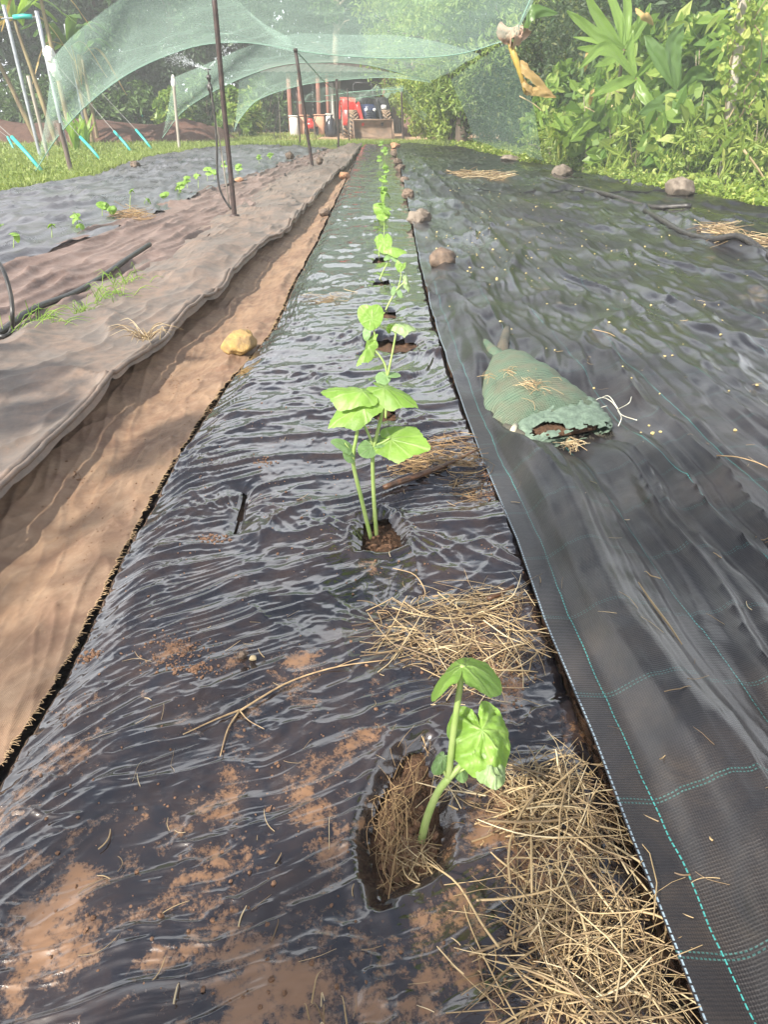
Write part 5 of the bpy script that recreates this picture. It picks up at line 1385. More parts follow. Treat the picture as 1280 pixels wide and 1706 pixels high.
for px in (486, 503, 533, 548, 640, 676):
    x = P(px, 220, 46).x - sh.location.x
    MB().box((x, -1.2, 1.5), (.11 if px < 540 else .08, .10, 1.5), None, .02).build('support_post', M['redpost'], sh)
post('white_pole', 'white painted pole rising left of the tractor before the shed', (556, 224), (551, 138), .13, M['white'], .0, n=14, cat='pole')

# ================================================================== GROUND
def mat_ground():
    t = NT('grassy earth'); o = t.obj()
    n = t.noise(o, .6, 6, .6); n2 = t.noise(o, 14, 6, .7)
    col = t.mixc(t.ramp(n, [(.4, 0), (.62, 1)]), (.085, .15, .028), (.13, .15, .045))
    col = t.mixc(t.ramp(n2, [(.5, 0), (.75, .7)]), col, (.15, .11, .06))
    return t.done(t.pr(Base_Color=col, Roughness=.9, Specular_IOR_Level=.2, Normal=t.bump(n2, .8, .05)))
M['ground'] = mat_ground()
gs = np.unique(np.concatenate([np.linspace(-400, -40, 20), np.linspace(-40, 40, 81), np.linspace(40, 400, 20)]))
gx, gy = np.meshgrid(gs, gs + 25)
Vg = np.stack([gx, gy, -.03 + .015 * noise(gx * .5, gy * .5, 201)], -1).reshape(-1, 3); ng = len(gs)
i = np.arange(ng - 1)[:, None] * ng + np.arange(ng - 1)[None, :]
gr = link('ground', arr_mesh('ground', Vg, np.stack([i, i + 1, i + ng + 1, i + ng], -1).reshape(-1, 4)), M['ground']); tag(gr, kind='structure')
M['dirt'] = mat_soil('pale dry dirt', (.34, .21, .13), (.46, .31, .20), 3)
nx, ny = 60, 24
X = np.linspace(-9.5, 6.5, nx)[None, :] + np.zeros((ny, 1)); Y = np.linspace(34.6, 52, ny)[:, None] + .5 * noise(X * .5, X * 0, 203)
i = np.arange(ny - 1)[:, None] * nx + np.arange(nx - 1)[None, :]
yd = link('dirt_yard', arr_mesh('dirt_yard', np.stack([X, Y, .006 + .012 * noise(X, Y, 204)], -1).reshape(-1, 3), np.stack([i, i + 1, i + nx + 1, i + nx], -1).reshape(-1, 4)), M['dirt']); tag(yd, kind='structure')
X = np.linspace(-24, -6.6, 80)[None, :] + np.zeros((16, 1)); t = np.linspace(0, 1, 16)[:, None]; Y = 33.5 + 6 * t + 0 * X
Z = .95 * np.sin(t * math.pi) ** .8 * (.8 + .35 * noise(X * .5, Y * .5, 205)) * sst(-6.6, -8.2, X) + .07 * noise(X * 2, Y * 2, 206) - .03
i = np.arange(15)[:, None] * 80 + np.arange(79)[None, :]
sbk = link('soil_bank', arr_mesh('soil_bank', np.stack([X, Y, Z], -1).reshape(-1, 3), np.stack([i, i + 1, i + 81, i + 80], -1).reshape(-1, 4)), mat_soil('red earth bank', (.06, .030, .022), (.115, .06, .042), 6)); tag(sbk, kind='structure')

# ================================================================== GREENERY
RS = np.random.RandomState(11)
def unit(v): return v / (np.linalg.norm(v, axis=-1, keepdims=True) + 1e-9)
def leaves_mesh(name, C, size, aspect=.5, up=.5, droop=.0, out=None, big=.35):
    """one folded leaf per centre: 6 vertices, 4 faces (as quads 2)"""
    n = len(C)
    nrm = unit(RS.normal(size=(n, 3)) + np.array([0, 0, up]) + (0 if out is None else out))
    d = RS.normal(size=(n, 3)); d[:, 2] -= droop * 2
    d = unit(d - nrm * (d * nrm).sum(-1, keepdims=True)); s = np.cross(d, nrm)
    L = (size * (1 + big * RS.normal(size=(n, 1)))).clip(size * .35); W = L * aspect * .5
    f = nrm * W * .35
    p0 = C - d * L * .5; p3 = C + d * L * .5 - nrm * L * .12 * RS.rand(n, 1)
    pl1 = C - d * L * .15 + s * W + f; pl2 = C + d * L * .18 + s * W * .85 + f
    pr1 = C - d * L * .15 - s * W + f; pr2 = C + d * L * .18 - s * W * .85 + f
    V = np.stack([p0, pl1, pl2, p3, pr2, pr1], 1).reshape(-1, 3)
    b = np.arange(n)[:, None] * 6
    Fc = np.concatenate([b + np.array([0, 1, 2, 3]), b + np.array([0, 3, 4, 5])], 0)
    return arr_mesh(name, V, Fc, False)
def crown_pts(n, rad, clumps, cr, seed, hollow=.45, bottom=-1.0):
    r = np.random.RandomState(seed)
    cc = unit(r.normal(size=(clumps, 3))) * (hollow + (1 - hollow) * r.rand(clumps, 1) ** .6)
    cc = cc[cc[:, 2] > bottom]
    k = r.randint(0, len(cc), n); w = r.uniform(.55, 1.3, len(cc))
    p = cc[k] + unit(r.normal(size=(n, 3))) * (r.rand(n, 1) ** .45) * cr * w[k][:, None] * np.array([1, 1, .7])
    return p * np.array(rad)
def trunk_mesh(h, r, limbs, seed, reach):
    r2 = random.Random(seed); mb = MB()
    pts = [Vector((0, 0, -.1))]
    for i in range(1, 7): pts.append(Vector((r2.gauss(0, .05) * h * .2, r2.gauss(0, .05) * h * .2, h * i / 6)))
    mb.tube(spline(pts, 14), [r * 1.35, r, r * .85, r * .7, r * .45], 9, True, .08)
    for i in range(limbs):
        t = r2.uniform(.3, .95); b_ = pts[0].lerp(pts[-1], t); a = r2.uniform(0, 6.28); L = reach * r2.uniform(.5, .9)
        e = b_ + Vector((math.cos(a) * L, math.sin(a) * L, L * r2.uniform(.3, .9))); m_ = b_.lerp(e, .5) + Vector((0, 0, L * .12))
        mb.tube(spline([b_, m_, e], 8), [r * .4, r * .22, r * .07], 6)
    return mb.mesh('trunk')
M['bark'] = simple('brown bark', (.13, .095, .07), (.07, .05, .038), 7, .9, .7, 22, stretch=(1, 1, .3))
M['barkpale'] = simple('pale bark', (.33, .27, .20), (.18, .14, .10), 6, .85, .6, 22, stretch=(1, 1, .4))
M['fdark'] = leafmat('dark shaded forest foliage', (.022, .050, .020), (.045, .088, .030), .5, .18)  # dark green leaves, with the wood's shade put into the colour
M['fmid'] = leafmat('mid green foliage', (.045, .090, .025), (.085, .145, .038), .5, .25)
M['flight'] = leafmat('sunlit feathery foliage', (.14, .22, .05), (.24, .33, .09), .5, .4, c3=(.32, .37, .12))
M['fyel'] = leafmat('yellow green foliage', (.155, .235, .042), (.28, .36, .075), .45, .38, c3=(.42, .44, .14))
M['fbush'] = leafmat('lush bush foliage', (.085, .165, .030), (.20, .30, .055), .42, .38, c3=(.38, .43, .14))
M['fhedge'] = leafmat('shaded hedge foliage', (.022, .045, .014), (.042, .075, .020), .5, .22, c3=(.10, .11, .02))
# crowns shared by several trees
TP = {}
def tree_proto(key, n, rad, clumps, cr, size, mat, h, r, limbs, cz, seed, aspect=.5, droop=0, hollow=.45):
    cm = leaves_mesh('crown', crown_pts(n, rad, clumps, cr, seed, hollow) + np.array([0, 0, cz]), size, aspect, .5, droop)
    cm.materials.append(M[mat]); tm = trunk_mesh(h, r, limbs, seed, rad[0]); tm.materials.append(M['barkpale' if key.startswith('p') else 'bark'])
    TP[key] = (tm, cm)
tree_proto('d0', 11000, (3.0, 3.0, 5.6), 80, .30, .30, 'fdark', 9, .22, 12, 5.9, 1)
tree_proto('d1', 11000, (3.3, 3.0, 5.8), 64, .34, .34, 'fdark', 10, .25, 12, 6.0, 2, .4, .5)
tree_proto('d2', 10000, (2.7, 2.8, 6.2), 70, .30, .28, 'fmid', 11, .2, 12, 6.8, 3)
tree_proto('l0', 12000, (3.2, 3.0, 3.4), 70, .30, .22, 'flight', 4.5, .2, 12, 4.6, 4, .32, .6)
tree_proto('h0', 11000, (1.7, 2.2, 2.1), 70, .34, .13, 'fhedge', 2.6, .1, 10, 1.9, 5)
tree_proto('y0', 9000, (1.3, 1.5, 1.6), 60, .32, .14, 'fyel', 2.0, .08, 10, 1.5, 6)
tree_proto('p0', 7000, (2.4, 2.4, 3.4), 40, .30, .30, 'fmid', 9, .22, 8, 9.3, 7)
def tree(name, key, x, y, label, group=None, s=1.0, sz=1.0, cat='tree'):
    root = empty(name, (x, y, 0), label, cat, group); root.rotation_euler.z = rnd.uniform(0, 6.28); root.scale = (s, s, s * sz)
    tm, cm = TP[key]
    link('trunk', tm, None, root); link('crown', cm, None, root)
    return root
GT = 'trees of the dark wood behind the field'
def at(px, Y): return P(px, 220, Y).x
wood = [(-95, 44, 'd0', 1.1), (-20, 47, 'd1', 1.1), (60, 46, 'd0', 1.15), (125, 50, 'd1', 1.2), (190, 47, 'd0', 1.0), (245, 51, 'd1', 1.2), (305, 49, 'd0', 1.1), (360, 53, 'd1', 1.1), (410, 51, 'd0', 1.0), (455, 56, 'd2', 1.1),
        (510, 60, 'd1', 1.25), (565, 58, 'd2', 1.1), (620, 61, 'd1', 1.2), (675, 59, 'd0', 1.2), (735, 57, 'd2', 1.15), (790, 54, 'd0', 1.15), (850, 50, 'd1', 1.1), (-160, 42, 'd1', 1.2), (150, 58, 'd1', 1.4), (330, 60, 'd0', 1.4)]
where = ['at the far left edge', 'behind the leftmost silver tube', 'behind the banana trunks', 'behind the white rag', 'left of the red soil bank end', 'in the middle of the left dark wood', 'above the pale wooden stake', 'behind the near sprinkler spray', 'behind the near rusty post', 'left of the leaning second post',
         'above the white and salmon blocks', 'above the white pole', 'directly above the tractor', 'above the brown board panel', 'behind the yellow green bush', 'behind the dark hedge', 'behind the knot of dead leaves', 'outside the left edge', 'tall in the second row, left', 'tall in the second row, over the stake']
for (px, Y, k, s), w in zip(wood, where):
    tree('broadleaf_tree', k, at(px, Y), Y, 'dark leafy tree of the background wood ' + w, GT, s * rnd.uniform(.95, 1.08), rnd.uniform(.95, 1.15))
for px, Y, s, w in ((565, 50, 1.0, 'left of the tractor'), (660, 51, 1.05, 'right of the tractor'), (690, 49, 1.1, 'above the yellow green bush')):
    tree('tall_tree', 'p0', at(px, Y), Y, 'tall bare trunked tree behind the shed, ' + w, None, s)
tree('feathery_tree', 'l0', at(770, 31), 31, 'sunlit pale green feathery tree leaning over the nets, right of centre', None, 1.0)
tree('feathery_tree', 'l0', at(855, 29), 29, 'sunlit feathery tree farther right, above the dark hedge', None, .95)
tree('feathery_tree', 'l0', at(690, 44), 44, 'pale feathery tree behind the yellow green bush', None, 1.0)
GH = 'shrubs of the dark hedge right of the beds'
for px, Y, s, w in ((800, 30, 1.0, 'nearest the bright bush'), (846, 27, 1.0, 'middle of the hedge'), (890, 24, .95, 'below the dangling dead leaf')):
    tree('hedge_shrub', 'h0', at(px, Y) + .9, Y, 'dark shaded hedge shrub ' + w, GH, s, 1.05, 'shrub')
for px, Y, s, sz, w in ((716, 37, .95, 1.15, 'the left one, next to the board panel'), (752, 35, 1.0, 1.25, 'the right one, beside the side net')):
    tree('flowering_shrub', 'y0', at(px, Y), Y, 'bright yellow green shrub past the field end, ' + w, None, s, sz, 'shrub')
# low shrubs along the foot of the left wood
def bush_proto(key, n, rad, clumps, cr, size, mat, seed, aspect=.55, up=.7, stems=7):
    pts = crown_pts(n, rad, clumps, cr, seed, .35, -.55); pts[:, 2] += rad[2] * .75; pts = pts[pts[:, 2] > .02]
    cm = leaves_mesh('foliage', pts, size, aspect, up); cm.materials.append(M[mat])
    r2 = random.Random(seed); mb = MB()
    for i in range(stems):
        a = r2.uniform(0, 6.28); e = Vector((math.cos(a) * rad[0] * r2.uniform(.2, .8), math.sin(a) * rad[1] * r2.uniform(.2, .8), rad[2] * r2.uniform(.9, 1.6)))
        mb.tube(spline([Vector((r2.gauss(0, .08), r2.gauss(0, .08), -.05)), e * .5 + Vector((0, 0, .15)), e], 8), [.022, .015, .006], 6)
    sm = mb.mesh('stems'); sm.materials.append(M['barkpale']); TP[key] = (sm, cm)
def bush(name, key, x, y, label, group=None, s=1.0, sz=1.0, cat='shrub'):
    root = empty(name, (x, y, 0), label, cat, group); root.rotation_euler.z = rnd.uniform(0, 6.28); root.scale = (s, s, s * sz)
    sm, cm = TP[key]; link('stems', sm, None, root); link('foliage', cm, None, root); return root
bush_proto('b0', 2600, (1.3, 1.2, .9), 36, .36, .27, 'fbush', 21)
bush_proto('b1', 2000, (.95, .95, .8), 34, .36, .135, 'fyel', 22, .6)
bush_proto('b2', 2400, (1.1, 1.0, 1.2), 32, .34, .30, 'fbush', 23, .4)
bush_proto('b3', 2800, (1.0, 1.0, .55), 40, .36, .075, 'fyel', 24, .6)
bush_proto('b4', 2200, (1.4, 1.2, 1.3), 36, .38, .30, 'fmid', 25, .35)
GU = 'undergrowth at the foot of the left wood'
for px, Y, k, s, w in ((180, 40, 'b4', 1.1, 'behind the third turquoise sleeve'), (235, 41, 'b4', 1.0, 'behind the rightmost turquoise sleeve'), (290, 40, 'b2', 1.0, 'behind the pale stake'), (345, 42, 'b4', 1.15, 'behind the near sprinkler'), (400, 39, 'b2', 1.0, 'in the corner left of the dirt yard'), (445, 47, 'b4', 1.2, 'behind the farther sprinkler'), (40, 41, 'b4', 1.2, 'behind the leftmost turquoise sleeve'), (110, 40, 'b4', 1.1, 'between the banana trunks')):
    bush('undergrowth_bush', k, at(px, Y), Y, 'leafy undergrowth bush ' + w, GU, s)

# ---- broad leaf plants: bananas left, broad blades right
M['banana'] = leafmat('banana leaf', (.13, .24, .04), (.22, .34, .07), .35, .45, spec=.5)
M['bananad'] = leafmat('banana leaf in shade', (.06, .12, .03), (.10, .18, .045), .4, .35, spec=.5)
M['deadleaf'] = leafmat('dead banana leaf', (.32, .22, .09), (.42, .29, .12), .6, .25, c3=(.45, .36, .10))
M['pseudo'] = simple('banana stem', (.24, .19, .09), (.10, .065, .035), 5, .6, .4, 18, stretch=(1, 1, .25))
def blade(base, mid, tip, w, side, tear=.0, seed=0, fold=.25, cr=.03):
    n = 22; m = 9
    C = spline([base, mid, tip], n); V = []
    side = Vector(side).normalized()
    for i in range(n):
        t = i / (n - 1); prof = math.sin(math.pi * min(1, t * .93 + .07)) ** .65 if t < .97 else .12
        d = (C[min(i + 1, n - 1)] - C[max(i - 1, 0)]).normalized(); s = (side - d * side.dot(d)).normalized(); u = d.cross(s)
        for j in range(m):
            q = (j / (m - 1) - .5) * 2
            x = q * w * .5 * prof
            k_ = float(noise(np.array([t * 5 + seed * 3.7]), np.array([q * 1.6 + seed]), 33)[0]); k2 = float(noise(np.array([t * 11 + seed]), np.array([q * 3 - seed]), 34)[0])
            V.append(C[i] + s * (x + cr * w * k2 * .8) + u * cr * w * 2.2 * (k_ + .5 * k2) + u * (abs(q) * -fold * w * .5 * prof) + u * .012 * math.sin(i * 2.1 + seed) * abs(q) * w * 4 * .2)
    Fc = []; r2 = random.Random(seed)
    for j in range(m - 1):
        for i in range(n - 1): Fc.append((i * m + j, i * m + j + 1, (i + 1) * m + j + 1, (i + 1) * m + j))
    return V, Fc
def leafy_blade(parent, name, base, mid, tip, w, side, mat, seed=0, fold=.25, cr=.05):
    V, Fc = blade(Vector(base), Vector(mid), Vector(tip), w, side, 0, seed, fold, cr)
    if cr > .1: Fc = [q for q in Fc if not (abs(q[0] % 9 - 4) > 1 and noise(np.array([(q[0] // 9) * .55 + seed]), np.array([(q[0] % 9 > 4) * 7.0]), 35)[0] > .38)]
    o = link(name, arr_mesh(name, [tuple(v) for v in V], Fc), mat, parent)
    if parent: rel(o)
    return o
def banana(label, px, Y, htop, base_px=None, leaves=7, s=1.0, seed=0, dead=2, mat='banana'):
    r2 = random.Random(seed); x = at(px, Y)
    xb = at(base_px, Y) if base_px else x
    root = empty('banana_plant', (xb, Y, 0), label, 'banana plant', 'banana plants before the left wood'); tp = Vector((x, Y, htop))
    rel(MB().tube(spline([(xb, Y, -.1), ((x + xb) / 2, Y, htop * .5), tp], 12), [.10 * s, .08 * s, .05 * s], 10, True, .14).build('trunk', M['pseudo'], root))
    for i in range(leaves + dead):
        a = 2.4 * i + r2.uniform(-.4, .4); L = s * r2.uniform(1.6, 2.6); dd = i >= leaves
        up = r2.uniform(.5, 1.0) if not dd else r2.uniform(-.2, .2)
        c, sn = math.cos(a), math.sin(a)
        mid = tp + Vector((c * L * .42, sn * L * .42, L * .5 * up)); tip = tp + Vector((c * L * .85, sn * L * .85, L * (up - .55) if not dd else -L * .7))
        leafy_blade(root, 'dead_leaf' if dd else 'leaf', tp, mid, tip, s * (.5 if not dd else .22), (-sn, c, .1), M['deadleaf' if dd else mat], i + seed)
banana('leaning banana plant at the far left with a brown leaning stem', 2, 31, 4.3, 62, 6, 1.0, 1)
banana('banana plant with drooping broken leaves behind the silver tubes', 62, 30, 4.0, 92, 7, .95, 2, 3)
banana('banana plant with a pale stem right of the dark wooden post', 140, 33, 3.4, 152, 6, .9, 3, 3, 'bananad')
banana('darker banana plant nearest the red soil bank', 158, 34, 3.2, 160, 5, .85, 4, 2, 'bananad')
banana('tall banana plant whose leaves hang over the left net sail', 110, 29, 4.9, 118, 8, 1.05, 5, 2)
for i, (px, Y, w) in enumerate(((122, 26, 'just behind the dark wooden post'), (140, 28, 'right of the dark wooden post'))):
    root = empty('young_banana', (at(px, Y), Y, 0), 'young banana sucker with upright leaves ' + w, 'banana plant')
    for k in range(6):
        a = k * 1.05 + i; c, s_ = math.cos(a), math.sin(a); b_ = Vector((at(px, Y), Y, 0)); L = rnd.uniform(.8, 1.3)
        leafy_blade(root, 'leaf', b_, b_ + Vector((c * .15, s_ * .15, L * .6)), b_ + Vector((c * .45, s_ * .45, L)), .2, (-s_, c, 0), M['banana'], k)

# ---- right bank, built by eye from the near ivy post back to the hedge
GB = 'shrubs of the right hand bank'
bank = [(920, 21.5, 'b2', .9, 'dark post shrub by the hedge end'), (905, 20, 'b3', .8, 'low yellow green tuft where the hedge meets the fabric'), (960, 18.8, 'b3', .9, 'small leaved weed clump behind the grey green stone'),
        (985, 20, 'b0', 1.0, 'big leaved shrub under the long blades'), (1000, 17.6, 'b1', .85, 'pale weed clump left of the brown stone'), (1040, 19, 'b2', 1.15, 'tall stalky shrub behind the pale weeds'),
        (1060, 16.6, 'b3', .9, 'yellow green low weeds midway along the bank'), (1095, 17.5, 'b0', 1.1, 'leafy shrub midway along the bank'), (1120, 15.6, 'b1', .95, 'bright weed mass left of the ivy post'),
        (1150, 16.8, 'b2', 1.2, 'tall shrub behind the ivy post'), (1165, 14.8, 'b3', .9, 'low weeds at the foot of the ivy post'), (1225, 15.4, 'b1', 1.0, 'shrub right of the ivy post'),
        (1260, 14.2, 'b3', 1.0, 'low weeds at the right edge'), (1290, 15.6, 'b0', 1.2, 'big leaved shrub cut by the right edge'), (1230, 17.6, 'b4', 1.1, 'dark shrub deep behind the ivy post'), (1330, 14, 'b1', 1.1, 'shrub just outside the right edge'),
        (1010, 21.5, 'b4', 1.1, 'dark shrub deep in the bank under the blades'), (1085, 20, 'b4', 1.1, 'dark shrub deep in the middle of the bank'), (950, 24, 'b4', 1.1, 'dark shrub deep beside the hedge')]
for i, (px, Y, k, s, w) in enumerate(bank):
    bush('bank_shrub', k, at(px, Y) + .25, Y, w, GB, s * 1.0, 1.15)
# tall trees of the bank
bush_proto('b5', 110, (.8, .8, 1.1), 24, .4, .55, 'fbush', 26, .45, .6, 9)
bush_proto('b6', 420, (.7, .7, .8), 16, .5, .62, 'fyel', 27, .10, .2, 12)
bush_proto('b7', 90, (.7, .7, .9), 20, .4, .62, 'fmid', 28, .42, .6, 9)
for i, (px, Y, k, s, w) in enumerate([(948, 17.9, 'b6', .7, 'spiky grass clump behind the grey green stone'), (975, 17.3, 'b5', .8, 'large leaved herb left of the middle weeds'), (1022, 16.9, 'b5', .75, 'large leaved herb beside the pale upright stalk'), (1052, 16.0, 'b6', .7, 'spiky grass clump midway along the bank'),
        (1082, 16.4, 'b7', .8, 'dark large leaved herb behind the hanging dead leaf'), (1110, 15.2, 'b5', .7, 'large leaved herb above the brown stone'), (1160, 15.6, 'b7', .9, 'dark large leaved herb left of the ivy post'), (1140, 14.6, 'b6', .6, 'spiky grass clump behind the brown stone'),
        (1222, 14.6, 'b5', .8, 'large leaved herb right of the ivy post'), (1255, 13.8, 'b6', .8, 'spiky grass clump at the right edge'), (1275, 14.2, 'b7', .9, 'dark large leaved herb at the right edge')]):
    bush('bank_herb', k, at(px, Y) + .15, Y, w, 'herbs of the right hand bank', s, 1.2, 'plant')
tree('bank_tree', 'd2', at(1190, 19.5) + .5, 19.5, 'tree with a thick brown trunk at the upper right, behind the bank shrubs', None, .75, .8)
tree('bank_tree', 'd1', at(1010, 26), 26, 'dark tree behind the long bladed plant', None, .8, .75)
tree('bank_tree', 'd0', at(1120, 24) + .5, 24, 'dark tree deep behind the middle of the right bank', None, .8, .8)
tree('bank_tree', 'd1', at(1330, 20), 20, 'dark tree at the right edge behind the bank', None, .8, .85)
tree('bank_tree', 'd0', at(930, 31), 31, 'dark tree behind the hedge end', None, .8, .8)
def blades_plant(label, px, py, Y, specs, w, mat, cat='plant'):
    b_ = P(px, py, Y); root = empty('broad_blade_plant', (b_.x, Y, 0), label, cat)
    rel(MB().tube([Vector((b_.x, Y, -.1)), Vector((b_.x, Y, b_.z * .5)), b_], [.06, .045, .03], 9, True, .1).build('stalk', M['pseudo'], root))
    for k, (mx, my, tx, ty, dy, ww) in enumerate(specs):
        m_ = P(mx, my, Y + dy * .5); t_ = P(tx, ty, Y + dy); d = (t_ - b_)
        sd = Vector((d.z, .35, -d.x)) if abs(dy) < 1 else Vector((0, .6, 1))
        leafy_blade(root, 'leaf', b_, m_, t_, ww * w, sd, M[mat], k, .3)
blades_plant('plant with long bright upright blades at the top right', 1040, 82, 17.2, [(1000, 35, 975, -12, -.3, 1), (1030, 30, 1008, -25, .2, .95), (1045, 20, 1040, -50, .3, .9), (990, 55, 945, 18, -.5, 1), (1010, 85, 962, 80, -.4, .9), (1070, 40, 1085, 5, .3, .8), (1000, 70, 955, 62, .3, .5), (1015, 55, 985, 20, .2, .8), (1060, 55, 1066, 12, .5, .8), (1020, 100, 990, 112, -.5, .7)], .23, 'banana')
blades_plant('broad leaved plant with drooping blades in the middle of the bank', 1060, 130, 16.5, [(1010, 80, 965, 115, -.3, 1), (1095, 95, 1140, 110, -.3, 1.1), (1030, 140, 985, 160, -.5, 1), (1075, 160, 1110, 200, -.5, 1), (1110, 80, 1160, 62, .2, 1), (1050, 90, 1055, 50, .3, .9)], .21, 'banana')
blades_plant('broad leaved plant with dark striped leaves left of the ivy post', 1130, 150, 15.8, [(1100, 100, 1075, 60, .2, 1.1), (1120, 80, 1140, 40, .2, 1.2), (1160, 120, 1190, 130, -.2, 1), (1100, 175, 1065, 190, -.4, 1), (1150, 190, 1170, 220, -.4, .9)], .30, 'bananad')
blades_plant('broad leaved plant at the right edge behind the ivy post', 1262, 110, 14.4, [(1240, 60, 1225, 30, .2, 1.2), (1275, 60, 1290, 20, .2, 1.2), (1245, 120, 1225, 150, -.3, 1), (1280, 130, 1300, 160, -.3, 1), (1255, 150, 1262, 190, -.4, .9)], .30, 'banana')
# ivy post
root, ib, it = post('ivy_post', 'pale leaning timber post overgrown with vines at the right', (1203, 316), (1242, -25), .075, M['palewood'], .0)
rv = random.Random(5)
pts = []; mb = MB()
for k in range(7):
    a0 = rv.uniform(0, 6.28); vp = []
    for i in range(14):
        t = i / 13 * rv.uniform(.9, 1); a = a0 + t * rv.uniform(3, 7); rr = .10 + .22 * rv.random() * (k > 3)
        p = ib.lerp(it, t) + Vector((math.cos(a) * rr + .03 * k * (k > 3), math.sin(a) * rr, 0)); vp.append(p)
        for q in range(9): pts.append(p + Vector((rv.gauss(0, .12), rv.gauss(0, .12), rv.gauss(0, .08))))
    mb.tube(spline(vp, 40), .009, 5)
rel(mb.build('vine_stem', M['straw'], root)); rel(link('vine_leaf', leaves_mesh('vine_leaf', np.array([tuple(p) for p in pts]), .11, .75, .4), M['fyel'], root))
# dry stems and stalks in the bank
M['drystalk'] = simple('dry stalk', (.42, .33, .18), (.30, .22, .12), 12, .7)
for i, (a, b_, Y, r, w) in enumerate((((1020, 175), (1042, 290), 16.8, .02, 'pale upright stalk among the middle shrubs'), ((1038, 220), (1075, 272), 16.2, .025, 'pale leaning stick low in the middle of the bank'), ((1240, 250), (1285, 320), 13.2, .022, 'thin dead stick leaning at the right edge'), ((1255, 140), (1238, 210), 14.6, .03, 'pale cane right of the ivy post'),
                                      ((1268, 110), (1262, 230), 14.8, .03, 'second pale cane at the right edge'), ((1228, 100), (1246, 230), 14.8, .02, 'thin cane crossing the ivy post vines'), ((866, 160), (905, 186), 17.6, .015, 'thin twig crossing below the dangling dead leaf'), ((1000, 195), (975, 178), 17, .02, 'dry stem with a yellow leaf in the bank'))):
    tag(MB().tube(spline([P(*a, Y), P((a[0] + b_[0]) / 2 + 4, (a[1] + b_[1]) / 2, Y), P(*b_, Y)], 8), [r, r * .8, r * .6], 6).build('dry_stalk', M['drystalk']), w, 'stalk')
for i, (a, m_, b_, Y, w, wd) in enumerate((((1085, 175), (1088, 205), (1078, 245), 16, 'brown dead leaf hanging low in the middle of the bank', .16), ((1098, 180), (1090, 200), (1072, 215), 16, 'curled dead leaf beside the hanging one', .13), ((1062, 12), (1075, 25), (1090, 42), 16.5, 'dead brown leaf near the top right blades', .16), ((985, 75), (982, 95), (975, 120), 17, 'pale dead leaf hanging under the long blades', .14), ((983, 175), (985, 160), (990, 148), 17, 'yellow leaf in the middle of the bank', .10))):
    leafy_blade(None, 'dead_leaf', P(*a, Y), P(*m_, Y - .2), P(*b_, Y), wd, (1, .4, .1), M['deadleaf'], i, .5); tag(bpy.context.scene.objects[-1] if False else COL.objects[-1], w, 'leaf')
# knot of dead leaves dangling at the corner of the net
root = empty('dangling_dead_leaf', P(855, 60, 15.5), 'yellow dead banana leaf dangling from the right corner of the net', 'dead leaf')
leafy_blade(root, 'leaf_base', P(868, 40, 15.4), P(850, 52, 15.3), P(845, 75, 15.4), .42, (1, .2, .3), simple('pinkish dry leaf', (.40, .27, .19), (.28, .18, .13), 8, .7, .5, 25), 1, .6)
leafy_blade(root, 'leaf_base', P(842, 55, 15.3), P(860, 62, 15.2), P(885, 52, 15.4), .3, (.2, .2, 1), simple('dry leaf flap', (.42, .29, .20), (.30, .19, .13), 8, .7, .5, 25), 2, .6, .22)
leafy_blade(root, 'green_flap', P(872, 48, 15.4), P(890, 18, 15.3), P(930, 22, 15.5), .22, (0, .3, 1), M['bananad'], 3, .4)
rel(MB().tube(spline([P(862, 50, 15.45), P(875, 20, 15.2), P(905, -50, 16.9)], 14), .012, 6).build('cord', M['nethem'], root))
rel(MB().tube(spline([P(851, 72, 15.4), P(858, 95, 15.3), P(868, 125, 15.3), P(876, 156, 15.4)], 14), [.05, .06, .04, .03], 8, True, .15).build('midrib', simple('yellow midrib', (.50, .38, .07), (.40, .25, .06), 6, .5), root))
leafy_blade(root, 'leaf_blade', P(860, 100, 15.35), P(884, 118, 15.2), P(923, 158, 15.3), .20, (.3, .5, .8), M['deadleaf'], 4, .7, .09)
leafy_blade(root, 'leaf_blade', P(874, 154, 15.4), P(898, 150, 15.2), P(927, 162, 15.3), .17, (0, .3, 1), M['deadleaf'], 5, .7, .09)
leafy_blade(root, 'leaf_blade', P(868, 126, 15.4), P(880, 142, 15.25), P(893, 158, 15.3), .13, (.8, .4, .3), M['deadleaf'], 8, .6, .08)

# ground cover
def scatter_ground(n, fx, fy, size, mat, name, label, zl=.02, zh=.22, aspect=.6, up=1.0):
    P_ = []
    while len(P_) < n:
        y = fy(); x = fx(y)
        if x is None: continue
        P_.append((x, y, rnd.uniform(zl, zh) * (.4 + .6 * rnd.random())))
    o = link(name, leaves_mesh(name, np.array(P_), size, aspect, up), M[mat]); tag(o, label, 'ground cover', kind='stuff'); return o
def fxr(y):
    e = float(F_R(np.array([y]))[0]) + .05 + .12 * float(noise(np.array([y * 1.5]), np.array([0.0]), 9)[0]); x = e + abs(rnd.gauss(0, 1.2))
    return x if noise(np.array([x * 1.4]), np.array([y * 1.4]), 99)[0] > -.5 else None
scatter_ground(15000, fxr, lambda: rnd.uniform(10.5, 30), .085, 'fyel', 'ground_cover', 'bright small leaved weeds creeping along the right border of the fabric', .0, .3)
def fxl(y):
    e = float(A_L(np.array([y]))[0]) - .02
    x = e - abs(rnd.gauss(0, .35 if rnd.random() < .5 else 3.0)) if rnd.random() < .6 else rnd.uniform(-18, e); return x
M['lawn'] = leafmat('sunlit grass', (.15, .21, .05), (.23, .29, .075), .5, .3, c3=(.31, .34, .12))
scatter_ground(22000, fxl, lambda: rnd.uniform(11, 37), .09, 'lawn', 'weedy_grass', 'bright low weeds and clover along the left border of the far film', .0, .12)
